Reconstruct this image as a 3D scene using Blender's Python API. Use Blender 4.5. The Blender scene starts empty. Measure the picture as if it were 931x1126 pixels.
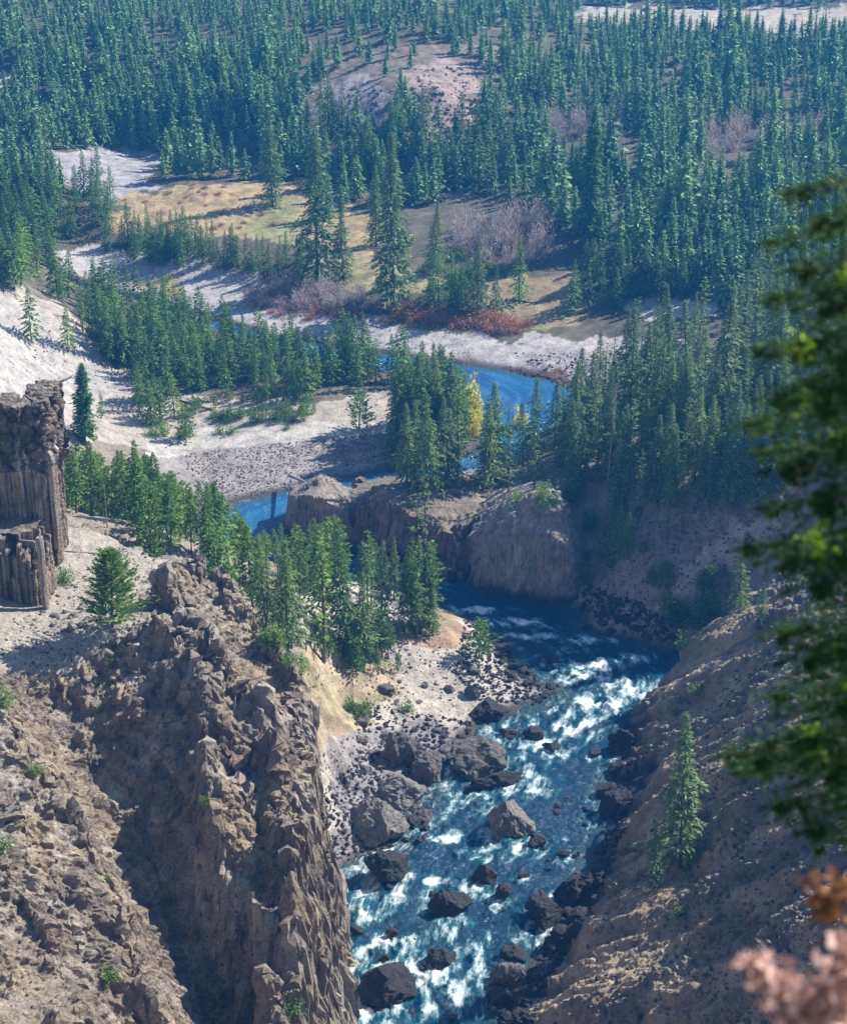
SUN_EL_DEG, SUN_AZ_DEG = 40.0, 61.0
HAZE = 0.00024
EXPO = 0.88
import bpy, math, random
import numpy as np
from mathutils import Vector, Matrix
from mathutils.bvhtree import BVHTree

random.seed(7)
RNG = np.random.default_rng(11)
scene = bpy.context.scene
COL = scene.collection
R = math.radians

# ------------------------------------------------------------------ camera
# photograph measures 931 x 1126; survey sightings below are given in those units
F = 2101.0
CAMH = 180.0
PITCH = R(25.0)
CP, SP = math.cos(PITCH), math.sin(PITCH)
cam_d = bpy.data.cameras.new("camera")
cam = bpy.data.objects.new("camera", cam_d)
COL.objects.link(cam)
cam.location = (0, 0, CAMH)
cam.rotation_euler = (math.pi / 2 - PITCH, 0, 0)
cam_d.sensor_fit = 'HORIZONTAL'
cam_d.sensor_width = 36.0
cam_d.lens = F / 931.0 * 36.0
cam_d.clip_start = 0.1
cam_d.clip_end = 8000
cam_d.dof.use_dof = True
cam_d.dof.focus_distance = 390.0
cam_d.dof.aperture_fstop = 2.9
scene.camera = cam


def ray(u, v):
    r = (u - 465.5) / F
    up = (563.0 - v) / F
    return r, CP + up * SP, -SP + up * CP


def atz(u, v, z):
    a, b, c = ray(u, v)
    t = (z - CAMH) / c
    return (a * t, b * t, z)


def aty(u, v, y):
    a, b, c = ray(u, v)
    t = y / b
    return (a * t, y, CAMH + c * t)


def proj(x, y, z):
    zz = z - CAMH
    dep = y * CP - zz * SP
    up = y * SP + zz * CP
    dep = np.maximum(dep, 1e-3)
    return 465.5 + F * x / dep, 563.0 - F * up / dep


# ------------------------------------------------------------------ noise
_P = np.random.default_rng(3).permutation(256)
_P = np.concatenate([_P, _P, _P])
_G = np.random.default_rng(4).normal(size=(256, 3))
_G /= np.linalg.norm(_G, axis=1)[:, None]


def perlin(x, y, z):
    xi = np.floor(x).astype(np.int64); yi = np.floor(y).astype(np.int64); zi = np.floor(z).astype(np.int64)
    fx = x - xi; fy = y - yi; fz = z - zi
    u = fx * fx * fx * (fx * (fx * 6 - 15) + 10)
    v = fy * fy * fy * (fy * (fy * 6 - 15) + 10)
    w = fz * fz * fz * (fz * (fz * 6 - 15) + 10)
    xi &= 255; yi &= 255; zi &= 255

    def g(dx, dy, dz):
        h = _P[_P[_P[xi + dx] + yi + dy] + zi + dz]
        gg = _G[h]
        return gg[..., 0] * (fx - dx) + gg[..., 1] * (fy - dy) + gg[..., 2] * (fz - dz)
    a = g(0, 0, 0) * (1 - u) + g(1, 0, 0) * u
    b = g(0, 1, 0) * (1 - u) + g(1, 1, 0) * u
    c = g(0, 0, 1) * (1 - u) + g(1, 0, 1) * u
    d = g(0, 1, 1) * (1 - u) + g(1, 1, 1) * u
    return ((a * (1 - v) + b * v) * (1 - w) + (c * (1 - v) + d * v) * w) * 1.6


def fbm(x, y, z, s, octv=4, gain=0.5, off=0.0):
    r = np.zeros_like(x, dtype=float); a = 1.0; f = 1.0 / s
    for i in range(octv):
        r += a * perlin(x * f + off + 17.3 * i, y * f + 31.7 * i, z * f + 5.1 * i)
        a *= gain; f *= 2.03
    return r


def ridged(x, y, z, s, octv=4, gain=0.5, off=0.0):
    r = np.zeros_like(x, dtype=float); a = 1.0; f = 1.0 / s
    for i in range(octv):
        n = 1 - np.abs(perlin(x * f + off + 9.3 * i, y * f + 21.7 * i, z * f + 15.1 * i)) * 1.6
        r += a * n * n
        a *= gain; f *= 2.03
    return r - 1.0


def cells(x, y, z, s, off=0.0):
    """fractured blocks: F1, F2-F1 and a random value per cell"""
    X = x / s + off; Yc = y / s + off * 1.7; Zc = z / s
    xi = np.floor(X).astype(np.int64); yi = np.floor(Yc).astype(np.int64); zi = np.floor(Zc).astype(np.int64)
    f1 = np.full(X.shape, 9.0); f2 = np.full(X.shape, 9.0); idv = np.zeros(X.shape)
    for dx in (-1, 0, 1):
        for dy in (-1, 0, 1):
            for dz in (-1, 0, 1):
                h = _P[_P[_P[(xi + dx) & 255] + ((yi + dy) & 255)] + ((zi + dz) & 255)]
                px = xi + dx + 0.5 + _G[h, 0] * 0.55; py = yi + dy + 0.5 + _G[h, 1] * 0.55; pz = zi + dz + 0.5 + _G[h, 2] * 0.55
                d = (X - px) ** 2 + (Yc - py) ** 2 + (Zc - pz) ** 2
                m = d < f1
                f2 = np.where(m, f1, np.minimum(f2, d)); idv = np.where(m, _P[(h + 91) & 255] / 255.0, idv); f1 = np.where(m, d, f1)
    f1 = np.sqrt(f1); f2 = np.sqrt(f2)
    return f1, f2 - f1, idv


def sstep(a, b, x):
    t = np.clip((x - a) / (b - a), 0, 1)
    return t * t * (3 - 2 * t)


def inpoly(px, py, poly):
    res = np.zeros(px.shape, bool)
    n = len(poly)
    for i in range(n):
        x0, y0 = poly[i][:2]; x1, y1 = poly[(i + 1) % n][:2]
        if y0 == y1:
            continue
        c = ((y0 > py) != (y1 > py)) & (px < (x1 - x0) * (py - y0) / (y1 - y0) + x0)
        res ^= c
    return res


def segdist(px, py, pts, closed=True):
    d = np.full(px.shape, 1e9)
    n = len(pts)
    for i in range(n if closed else n - 1):
        x0, y0 = pts[i][:2]; x1, y1 = pts[(i + 1) % n][:2]
        dx, dy = x1 - x0, y1 - y0
        L = dx * dx + dy * dy + 1e-9
        t = np.clip(((px - x0) * dx + (py - y0) * dy) / L, 0, 1)
        d = np.minimum(d, (px - x0 - t * dx) ** 2 + (py - y0 - t * dy) ** 2)
    return np.sqrt(d)


class RBF:
    def __init__(self, pts, lin=True):
        P = np.array(pts, float)
        # drop near duplicates
        keep = []
        for i in range(len(P)):
            if all((P[i, 0] - P[j, 0]) ** 2 + (P[i, 1] - P[j, 1]) ** 2 > 0.5 for j in keep):
                keep.append(i)
        P = P[keep]
        self.P = P
        n = len(P)
        d = np.hypot(P[:, None, 0] - P[None, :, 0], P[:, None, 1] - P[None, :, 1])
        A = np.zeros((n + 3, n + 3))
        A[:n, :n] = -d
        A[:n, n] = 1; A[:n, n + 1] = P[:, 0] / 100; A[:n, n + 2] = P[:, 1] / 100
        A[n:, :n] = A[:n, n:].T
        b = np.concatenate([P[:, 2], np.zeros(3)])
        self.w = np.linalg.solve(A + 1e-9 * np.eye(n + 3), b)

    def __call__(self, x, y):
        n = len(self.P)
        r = self.w[n] + self.w[n + 1] * x / 100 + self.w[n + 2] * y / 100
        for i in range(n):
            r = r - self.w[i] * np.hypot(x - self.P[i, 0], y - self.P[i, 1])
        return r


# ------------------------------------------------------------------ objects
def tag(o, label=None, cat=None, group=None, kind=None):
    if label: o["label"] = label
    if cat: o["category"] = cat
    if group: o["group"] = group
    if kind: o["kind"] = kind
    return o


def link(name, me, mat=None, parent=None, loc=None):
    o = bpy.data.objects.new(name, me)
    COL.objects.link(o)
    if mat and not me.materials: me.materials.append(mat)
    if parent: o.parent = parent
    if loc: o.location = loc
    return o


def empty(name, loc=(0, 0, 0), rz=0.0):
    o = bpy.data.objects.new(name, None)
    o.empty_display_size = 0.5
    COL.objects.link(o)
    o.location = loc
    o.rotation_euler = (0, 0, rz)
    return o


def mesh_np(name, V, Fc, smooth=False, attrs=None):
    """V (n,3); Fc (m,k) k=3 or 4"""
    me = bpy.data.meshes.new(name)
    V = np.asarray(V, np.float32); Fc = np.asarray(Fc, np.int32)
    k = Fc.shape[1]
    me.vertices.add(len(V)); me.vertices.foreach_set("co", V.ravel())
    me.loops.add(Fc.size); me.loops.foreach_set("vertex_index", Fc.ravel())
    me.polygons.add(len(Fc))
    me.polygons.foreach_set("loop_start", np.arange(0, Fc.size, k, dtype=np.int32))
    me.polygons.foreach_set("loop_total", np.full(len(Fc), k, np.int32))
    me.polygons.foreach_set("use_smooth", np.full(len(Fc), smooth, bool))
    me.update(calc_edges=True)
    for nme, arr in (attrs or {}).items():
        arr = np.asarray(arr, np.float32)
        if arr.ndim == 1:
            a = me.attributes.new(nme, 'FLOAT', 'POINT'); a.data.foreach_set("value", arr)
        elif arr.shape[1] == 3:
            a = me.attributes.new(nme, 'FLOAT_VECTOR', 'POINT'); a.data.foreach_set("vector", arr.ravel())
        else:
            a = me.color_attributes.new(nme, 'FLOAT_COLOR', 'POINT'); a.data.foreach_set("color", arr.ravel())
    return me


def grid_faces(nr, nc):
    i = np.arange(nr * nc).reshape(nr, nc)
    return np.stack([i[:-1, :-1], i[:-1, 1:], i[1:, 1:], i[1:, :-1]], -1).reshape(-1, 4)


def compact(V, Fc, attrs, keepf):
    Fc = Fc[keepf]
    used = np.unique(Fc)
    m = np.full(len(V), -1); m[used] = np.arange(len(used))
    return V[used], m[Fc], {k: a[used] for k, a in attrs.items()}


# ------------------------------------------------------------------ materials
class NT:
    def __init__(self, name):
        self.m = bpy.data.materials.new(name); self.m.use_nodes = True
        self.t = self.m.node_tree; self.t.nodes.clear()
        self.out = self.n('ShaderNodeOutputMaterial')

    def n(self, typ, ins=None, **props):
        nd = self.t.nodes.new(typ)
        for k, v in props.items(): setattr(nd, k, v)
        for k, v in (ins or {}).items(): self.set(nd, k, v)
        return nd

    def set(self, nd, k, v):
        s = nd.inputs[k]
        if isinstance(v, bpy.types.NodeSocket): self.t.links.new(v, s)
        else: s.default_value = v

    def attr(self, name):
        return self.n('ShaderNodeAttribute', attribute_name=name)

    def noise(self, vec, scale, detail=4, rough=0.5, dist=0.0):
        nd = self.n('ShaderNodeTexNoise', {'Scale': scale, 'Detail': detail, 'Roughness': rough, 'Distortion': dist})
        if vec is not None: self.set(nd, 'Vector', vec)
        return nd.outputs['Fac']

    def ramp(self, fac, stops):
        nd = self.n('ShaderNodeValToRGB', {'Fac': fac})
        e = nd.color_ramp.elements
        while len(e) < len(stops): e.new(0.5)
        for el, (p, c) in zip(e, stops):
            el.position = p
            el.color = (c, c, c, 1) if isinstance(c, (int, float)) else (*c, 1)
        return nd.outputs['Color']

    def mix(self, fac, a, b, mode='MIX'):
        nd = self.n('ShaderNodeMix', data_type='RGBA', blend_type=mode)
        for idx, v in ((0, fac), (6, a), (7, b)):
            s = nd.inputs[idx]
            if isinstance(v, bpy.types.NodeSocket): self.t.links.new(v, s)
            elif idx == 0: s.default_value = v
            else: s.default_value = (*v, 1) if len(v) == 3 else v
        return nd.outputs[2]

    def math(self, op, a, b=0.0, c=None):
        nd = self.n('ShaderNodeMath', operation=op)
        for i, v in enumerate((a, b) if c is None else (a, b, c)):
            if isinstance(v, bpy.types.NodeSocket): self.t.links.new(v, nd.inputs[i])
            else: nd.inputs[i].default_value = v
        return nd.outputs[0]

    def bump(self, h, dist, strength=1.0, normal=None):
        nd = self.n('ShaderNodeBump', {'Height': h, 'Distance': dist, 'Strength': strength})
        if normal is not None: self.set(nd, 'Normal', normal)
        return nd.outputs['Normal']

    def pos(self):
        return self.n('ShaderNodeNewGeometry').outputs['Position']

    def objc(self):
        return self.n('ShaderNodeTexCoord').outputs['Object']


def mat_terrain(name, fine=1.0, bump1=0.5, bump2=0.15):
    """colour carried per vertex (soil, scree, rock kinds), broken up by real-scale grain"""
    t = NT(name); p = t.pos()
    col = t.attr('Col').outputs['Color']
    n1 = t.noise(p, 0.35 * fine, 6, 0.62)
    n2 = t.noise(p, 2.2 * fine, 5, 0.7)
    k1 = t.ramp(n1, [(0.3, (0.62, 0.60, 0.60)), (0.5, (1.0, 1.0, 1.0)), (0.72, (1.32, 1.27, 1.20))])
    k2 = t.ramp(n2, [(0.3, (0.55, 0.54, 0.55)), (0.5, (1.0, 1.0, 1.0)), (0.7, (1.38, 1.34, 1.28))])
    c = t.mix(1.0, col, k1, 'MULTIPLY'); c = t.mix(1.0, c, k2, 'MULTIPLY')
    rk = t.attr('rock').outputs['Fac']
    vor = t.n('ShaderNodeTexVoronoi', {'Vector': p, 'Scale': 0.9 * fine, 'Randomness': 1.0}, feature='F1')
    h = t.math('ADD', t.math('MULTIPLY', n1, 2.0), n2)
    h = t.math('ADD', h, t.math('MULTIPLY', vor.outputs['Distance'], t.math('MULTIPLY', rk, -0.7)))
    b = t.bump(h, bump1, 0.9)
    b = t.bump(t.noise(p, 7.0 * fine, 3, 0.7), bump2, 0.8, b)
    s = t.n('ShaderNodeBsdfPrincipled', {'Base Color': c, 'Roughness': 0.92, 'Normal': b, 'Specular IOR Level': 0.25})
    t.t.links.new(s.outputs[0], t.out.inputs[0])
    return t.m


def mat_leaf(name, base, dark, trans=0.25, hue_var=0.25, objrand=True):
    t = NT(name)
    v = t.attr('lv').outputs['Fac']
    c = t.ramp(v, [(0.0, dark), (0.55, base), (1.0, tuple(min(1, x * 1.7 + 0.012) for x in base))])
    if objrand:
        r = t.n('ShaderNodeObjectInfo').outputs['Random']
    else:
        r = t.attr('tr').outputs['Fac']
    k = t.ramp(r, [(0.0, (0.78, 0.88, 0.85)), (0.5, (1, 1, 1)), (1.0, (1.0 + hue_var * 1.6, 1.0 + hue_var, 0.85))])
    c = t.mix(1.0, c, k, 'MULTIPLY')
    d = t.n('ShaderNodeBsdfPrincipled', {'Base Color': c, 'Roughness': 0.65, 'Specular IOR Level': 0.3})
    tr = t.n('ShaderNodeBsdfTranslucent', {'Color': c})
    m = t.n('ShaderNodeMixShader', {0: trans})
    t.t.links.new(d.outputs[0], m.inputs[1]); t.t.links.new(tr.outputs[0], m.inputs[2])
    t.t.links.new(m.outputs[0], t.out.inputs[0])
    return t.m


def mat_simple(name, c1, c2, scale=3.0, rough=0.9, bump=0.05, obj=True):
    t = NT(name); p = t.objc() if obj else t.pos()
    n = t.noise(p, scale, 6, 0.65)
    c = t.ramp(n, [(0.3, c1), (0.7, c2)])
    b = t.bump(n, bump, 0.8)
    s = t.n('ShaderNodeBsdfPrincipled', {'Base Color': c, 'Roughness': rough, 'Normal': b, 'Specular IOR Level': 0.3})
    t.t.links.new(s.outputs[0], t.out.inputs[0])
    return t.m
# ------------------------------------------------------------------ river plan (shore sighted at water level)
shore_left = [(366, 1126), (362, 1050), (362, 985), (385, 950), (420, 938), (450, 910), (470, 872), (492, 838), (520, 806), (545, 790), (590, 775),
              (618, 763), (590, 750), (566, 735), (548, 702), (520, 685), (468, 660), (400, 640), (330, 628), (270, 612), (242, 586), (250, 560),
              (263, 551), (300, 544), (360, 531), (430, 517), (500, 508), (530, 492), (526, 465), (512, 440), (480, 420), (430, 409), (360, 399),
              (300, 385), (200, 352), (100, 321), (-60, 291), (-300, 262)]
shore_right = [(-300, 257), (-60, 285), (100, 313), (200, 342), (300, 370), (345, 377), (420, 389), (520, 403), (560, 408), (600, 417), (636, 430), (628, 450),
               (604, 475), (584, 500), (562, 516), (520, 530), (440, 546), (380, 559), (325, 573), (317, 590), (345, 602), (395, 608), (440, 621),
               (510, 643), (575, 657), (635, 672), (642, 692), (700, 706), (752, 719), (748, 746), (716, 790), (692, 832), (662, 870), (684, 896),
               (648, 945), (620, 1005), (597, 1050), (553, 1085), (548, 1126)]
RIV = [(-4.0, 60.0, 0), (-7.0, 140.0, 0)] + [atz(u, v, 0) for u, v in shore_left] + [atz(u, v, 0) for u, v in shore_right] + [(20.0, 140.0, 0), (26.0, 60.0, 0)]

# ------------------------------------------------------------------ valley floor and hills
gp = []
for i, p in enumerate(RIV):
    gp.append(p)
Z = lambda u, v, z: gp.append(atz(u, v, z))
Y = lambda u, v, y: gp.append(aty(u, v, y))
W = lambda x, y, z: gp.append((x, y, z))
# gravel bar, spit
for a in [(200, 500, 2), (170, 470, 3), (400, 480, 2.4), (300, 475, 2.6), (430, 455, 2.5), (300, 440, 4), (430, 430, 3), (350, 425, 4), (180, 430, 5),
          (120, 400, 9), (60, 400, 14), (0, 340, 27), (0, 390, 26), (-120, 330, 45), (100, 455, 6), (60, 350, 20), (120, 345, 6), (250, 400, 4), (200, 375, 4),
          (0, 300, 30), (60, 300, 14), (-100, 290, 36), (90, 292, 2.5), (150, 300, 2), (200, 320, 2), (300, 345, 2), (420, 365, 2), (520, 385, 2), (600, 400, 2),
          (670, 405, 3), (660, 380, 3), (600, 370, 3), (500, 358, 3), (400, 345, 3), (330, 325, 3), (260, 310, 2.5), (160, 278, 3), (60, 262, 5),
          (700, 400, 5), (340, 300, 6), (440, 330, 5), (480, 350, 4), (250, 285, 7), (330, 285, 8), (180, 262, 8), (30, 245, 12), (-80, 240, 18),
          (120, 245, 9), (90, 215, 12), (150, 215, 11), (230, 205, 12), (300, 235, 9), (250, 250, 8), (200, 235, 9), (360, 262, 8), (400, 300, 7), (30, 195, 20),
          (500, 335, 6), (600, 335, 5), (560, 300, 8), (560, 345, 4), (640, 340, 5), (700, 335, 6), (760, 345, 9), (560, 365, 3), (470, 300, 8), (420, 285, 9), (640, 300, 7),
          # near right bench over the river
          (600, 530, 12.5), (650, 480, 12), (700, 440, 17), (700, 520, 21), (640, 540, 13), (560, 540, 10.5), (740, 560, 20), (790, 560, 23), (880, 528, 29), (820, 480, 27),
          (870, 450, 29), (930, 450, 33), (870, 370, 28), (930, 380, 35), (800, 400, 22), (1050, 500, 50), (1050, 380, 50), (720, 380, 10), (980, 520, 38),
          # scree between shore and bench
          (700, 600, 15), (760, 640, 11), (655, 610, 6), (760, 590, 17), (830, 600, 18), (800, 660, 8), (660, 660, 3), (860, 570, 24),
          # beach and bank on the inside of the bend
          (480, 750, 2), (430, 740, 4), (540, 745, 1.2), (520, 770, 1.0), (400, 820, 3), (375, 870, 3), (440, 800, 2), (440, 850, 1.2), (350, 770, 11), (345, 800, 8), (380, 780, 4.5),
          (385, 735, 9), (440, 705, 7), (490, 690, 6), (525, 712, 2.0), (490, 675, 4), (330, 690, 22), (395, 665, 11), (395, 645, 5), (330, 645, 17), (290, 700, 26)]:
    Z(*a)
# peninsula top behind the cliff
for a in [(350, 556, 7), (400, 550, 9), (460, 548, 11), (520, 550, 12), (450, 528, 9), (520, 515, 9), (570, 520, 9)]:
    Z(*a)
# hills
for a in [(0, 100, 695), (100, 110, 690), (200, 110, 688), (300, 130, 672), (400, 130, 650), (430, 90, 665), (480, 100, 655), (520, 130, 655), (560, 90, 690), (650, 100, 700), (800, 110, 700), (930, 110, 690),
          (350, 180, 640), (250, 170, 660), (150, 170, 668), (60, 170, 640), (440, 190, 625), (520, 190, 630), (600, 190, 620), (700, 190, 612), (800, 190, 600), (930, 200, 575),
          (500, 250, 575), (600, 250, 560), (700, 250, 550), (800, 250, 540), (930, 260, 515), (650, 290, 530), (800, 310, 505), (900, 330, 480), (1050, 260, 500), (1050, 120, 680),
          (0, 30, 760), (150, 30, 765), (300, 30, 760), (450, 30, 735), (600, 40, 760), (700, 50, 765), (800, 55, 765), (930, 55, 760), (-150, 60, 740), (1080, 50, 765),
          (690, 26, 800), (800, 32, 785), (930, 34, 782), (700, 12, 870), (800, 9, 890), (930, 6, 900), (600, 10, 850), (450, 5, 800), (200, 0, 840), (0, 0, 840)]:
    Y(*a)
W(-400, 1100, 90); W(0, 1100, 70); W(400, 1100, 70); W(-600, 1800, 210); W(0, 1800, 190); W(600, 1800, 210); W(-450, 700, 90); W(450, 700, 90)
W(-300, 450, 110); W(300, 450, 110); W(-260, 250, 120); W(240, 300, 90); W(-200, 60, 150); W(220, 60, 160)
# ground under the viewpoint and in the unseen bed below it
W(0, -60, 180); W(-40, -10, 179); W(0, 0, 178.2); W(40, -10, 179); W(0, 5, 174.4); W(3, 8, 171.2); W(0, 9, 170); W(0, 18, 160); W(0, 40, 130); W(0, 80, 72); W(-50, 30, 140); W(50, 30, 140); W(8, 110, 6); W(-60, 110, 50); W(80, 110, 70)
W(60, 200, 36); W(70, 250, 38); W(45, 150, 40); W(-40, 180, 5); W(-60, 200, 10); W(-40, 220, 5); W(-30, 250, 6); W(-70, 240, 20)
# wooded back slope behind the left massif
for x, y, z in [(-60, 285, 46), (-45, 285, 42), (-32, 275, 41), (-22, 272, 34), (-60, 310, 32), (-40, 315, 26), (-25, 300, 26), (-60, 340, 14), (-40, 345, 12), (-100, 330, 50), (-100, 290, 70), (-70, 370, 5)]:
    W(x, y, z)
GR = RBF(gp)


def river_sd(x, y):
    d = segdist(x, y, RIV)
    return np.where(inpoly(x, y, RIV), -d, d)


def ground_h(x, y):
    z = GR(x, y)
    sd = river_sd(x, y)
    n = fbm(x, y, x * 0, 40, 3) * 1.2 * sstep(3, 25, sd) * sstep(1.5, 9, z)
    n = n + fbm(x, y, x * 0, 6, 4, off=7) * (0.12 + 0.5 * sstep(6, 14, z)) * sstep(0, 4, sd)
    z = np.maximum(z, 0.05 + 0.10 * np.clip(sd, 0, 12)) + n
    wob = fbm(x, y, x * 0, 5, 3, off=3) * 0.9
    z = np.where(sd + wob < 0.6, np.minimum(z, 0.12 + (sd + wob - 0.6) * 0.35), z)
    return np.maximum(z, -1.6)


# ---- zones of cover, outlined where they are sighted, blended with ragged edges
SAND = (0.47, 0.43, 0.385)
ZONES = [  # (outline, colour, rockiness)
    ([(320, 70), (420, 50), (560, 50), (570, 200), (440, 220), (340, 210)], (0.20, 0.165, 0.125), 0.5),
    ([(-80, 300), (60, 330), (130, 400), (230, 440), (345, 440), (450, 425), (460, 470), (170, 495), (60, 480), (-80, 520)], (0.385, 0.335, 0.28), 0.1),   # spit soil
    ([(-80, 320), (0, 325), (50, 345), (110, 385), (150, 420), (120, 440), (90, 420), (60, 450), (-80, 470)], (0.38, 0.35, 0.315), 0.1),   # pale slope
    ([(150, 490), (300, 484), (440, 470), (445, 520), (300, 548), (262, 556), (200, 555)], (0.30, 0.265, 0.24), 0.6),                     # cobble bar
    ([(150, 478), (440, 462), (440, 478), (300, 487), (150, 500)], (0.46, 0.42, 0.37), 0.1),
    ([(60, 275), (140, 275), (250, 290), (340, 340), (470, 352), (560, 372), (690, 375), (690, 405), (640, 432), (560, 408), (420, 388), (300, 368), (150, 322), (60, 300)], (0.40, 0.37, 0.345), 0.2),
    ([(170, 300), (200, 298), (205, 330), (160, 318)], (0.42, 0.33, 0.15), 0.0),
    ([(560, 385), (700, 380), (690, 425), (640, 432), (600, 412)], (0.34, 0.31, 0.29), 0.8),
    ([(600, 408), (655, 428), (640, 438), (560, 412), (540, 404)], (0.20, 0.105, 0.075), 0.5),  # red-brown strand
    ([(120, 215), (220, 200), (330, 205), (420, 240), (420, 300), (380, 300), (330, 250), (250, 262), (120, 250)], (0.40, 0.30, 0.15), 0.0),  # golden meadow
    ([(280, 215), (340, 225), (330, 270), (270, 262)], (0.27, 0.27, 0.11), 0.0),
    ([(330, 285), (420, 285), (480, 300), (470, 320), (400, 330), (330, 300)], (0.33, 0.30, 0.14), 0.0),
    ([(540, 305), (640, 300), (640, 352), (590, 362), (470, 362), (430, 345), (520, 340)], (0.30, 0.24, 0.13), 0.0),
    ([(440, 344), (560, 344), (600, 368), (440, 362)], (0.24, 0.24, 0.10), 0.0),
    ([(50, 160), (90, 165), (190, 170), (170, 200), (120, 225), (60, 200)], (0.33, 0.31, 0.30), 0.3),    # pale scree
    ([(340, 95), (400, 80), (425, 100), (420, 140), (360, 150), (345, 130)], (0.29, 0.26, 0.25), 1.0),
    ([(440, 85), (480, 60), (530, 75), (530, 150), (470, 160), (440, 120)], (0.33, 0.25, 0.215), 1.0),
    ([(640, 5), (720, 8), (940, 8), (940, 38), (720, 32), (640, 22)], (0.40, 0.35, 0.27), 0.0),
    ([(-10, 78), (22, 80), (20, 96), (-10, 98)], (0.5, 0.43, 0.38), 0.2),
    ([(690, 330), (780, 330), (780, 350), (700, 350)], (0.5, 0.45, 0.38), 0.0),
    ([(640, 370), (760, 370), (760, 460), (690, 460)], (0.46, 0.41, 0.36), 0.2),
    ([(570, 520), (640, 520), (650, 560), (620, 570), (570, 548)], (0.24, 0.21, 0.15), 0.3),
    ([(640, 590), (720, 560), (780, 545), (900, 510), (980, 540), (900, 600), (800, 720), (640, 700)], (0.29, 0.24, 0.21), 0.7),  # scree below bench
    ([(740, 620), (790, 590), (900, 540), (900, 560), (800, 620), (720, 680)], (0.45, 0.36, 0.31), 0.3),
    ([(330, 640), (620, 640), (640, 770), (540, 800), (470, 860), (430, 940), (340, 950)], (0.42, 0.375, 0.32), 0.5),   # beach
    ([(330, 700), (420, 715), (440, 760), (400, 790), (340, 840), (330, 760)], (0.41, 0.335, 0.215), 0.1),                # yellow cut bank
    ([(460, 668), (505, 668), (520, 700), (500, 722), (455, 712)], (0.36, 0.255, 0.17), 0.3),                           # orange mound
    ([(370, 800), (480, 790), (490, 840), (440, 930), (360, 950)], (0.27, 0.245, 0.235), 0.8),
]


def ground_cover(x, y, z, slope):
    u, v = proj(x, y, z)
    n = fbm(x, y, z * 0, 9, 4, off=2)
    u2 = u + 22 * fbm(x, y, z * 0, 14, 5, gain=0.6, off=5); v2 = v + 8 * fbm(x, y, z * 0, 14, 5, gain=0.6, off=15)
    C = np.zeros(x.shape + (4,)); C[..., 3] = 1
    pat1 = fbm(x, y, z * 0, 7, 5, gain=0.65, off=101); pat2 = fbm(x, y, z * 0, 10, 5, gain=0.65, off=111)
    forest = np.array((0.105, 0.095, 0.06)); rockc = np.array((0.27, 0.235, 0.21)); sandy = np.array((0.30, 0.255, 0.20))
    k = sstep(-0.2, 0.6, n)[..., None]
    C[..., :3] = forest * (1 - k) + np.array((0.15, 0.13, 0.085)) * k
    bare = (sstep(0.55, 1.1, slope) * 0.9)[..., None]
    C[..., :3] = C[..., :3] * (1 - bare) + rockc * bare
    near = (sstep(470, 380, y) * 0.8)[..., None]
    C[..., :3] = C[..., :3] * (1 - near) + sandy * near
    rk = bare[..., 0].copy()
    for poly, c, rr in ZONES:
        m = inpoly(u2, v2, poly)
        jit = (1 + 0.16 * n)[m, None]
        C[m, :3] = np.array(c) * jit; rk[m] = rr
        if c[2] < 0.22:      # dry grass and soil banks are mottled
            q = sstep(0.0, 0.5, pat1)[m, None]; C[m, :3] = C[m, :3] * (1 - 0.55 * q) + np.array((0.20, 0.135, 0.085)) * 0.55 * q
            q = sstep(0.1, 0.6, pat2)[m, None]; C[m, :3] = C[m, :3] * (1 - 0.5 * q) + np.array((0.17, 0.18, 0.07)) * 0.5 * q
    sd = river_sd(x, y)
    wet = sstep(1.6, 0.2, z + 0.5 * n)[..., None] * sstep(4.5, 1.0, sd)[..., None]
    C[..., :3] = C[..., :3] * (1 - wet) + np.array((0.075, 0.066, 0.06)) * wet
    return C, rk


def build_ground():
    vv = np.concatenate([np.linspace(1180, 700, 330), np.linspace(698.5, -60, 500), np.linspace(-75, -190, 24)])
    ys = []
    for v in vv:
        a, b, c = ray(0, v); ys.append(-CAMH / c * b)
    ys = np.concatenate([np.linspace(-80, 20, 14), np.linspace(24, ys[0] - 1.5, 70), np.array(ys)])
    rr = np.concatenate([np.linspace(-0.62, -0.27, 26)[:-1], np.linspace(-0.27, 0.27, 620), np.linspace(0.27, 0.62, 26)[1:]])
    yy, r2 = np.meshgrid(ys, rr, indexing='ij')
    x = r2 * (np.maximum(yy, 0) * 0.96 + 95); y = yy
    z = ground_h(x, y)
    gy = np.abs(np.gradient(z, axis=0) / np.gradient(y, axis=0)); gx = np.abs(np.gradient(z, axis=1) / np.gradient(x, axis=1))
    slope = np.hypot(gx, gy)
    C, rk = ground_cover(x, y, z, slope)
    sd = river_sd(x, y)
    amp = sstep(0.4, 1.2, slope) * sstep(500, 420, y) * sstep(0, 3, sd) * sstep(100, 160, y)
    z = z + amp * ridged(x, y, z * 0.5, 6, 4) * 0.9
    cob = np.clip(rk, 0, 1) * sstep(600, 520, y) * sstep(0, 2, sd) * (1 - amp)
    z = z + cob * (ridged(x, y, z * 0, 1.7, 3, off=3)) * 0.18
    V = np.stack([x, y, z], -1).reshape(-1, 3)
    Fc = grid_faces(*x.shape)
    me = mesh_np("ground", V, Fc, True, {'Col': C.reshape(-1, 4), 'rock': rk.ravel()})
    o = link("ground", me, mat_terrain("earth_and_scree", 1.0, 0.22, 0.06))
    tag(o, "dry valley floor, gravel bars and forested hillsides around the river", None, None, "structure")
    return V, Fc


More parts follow.
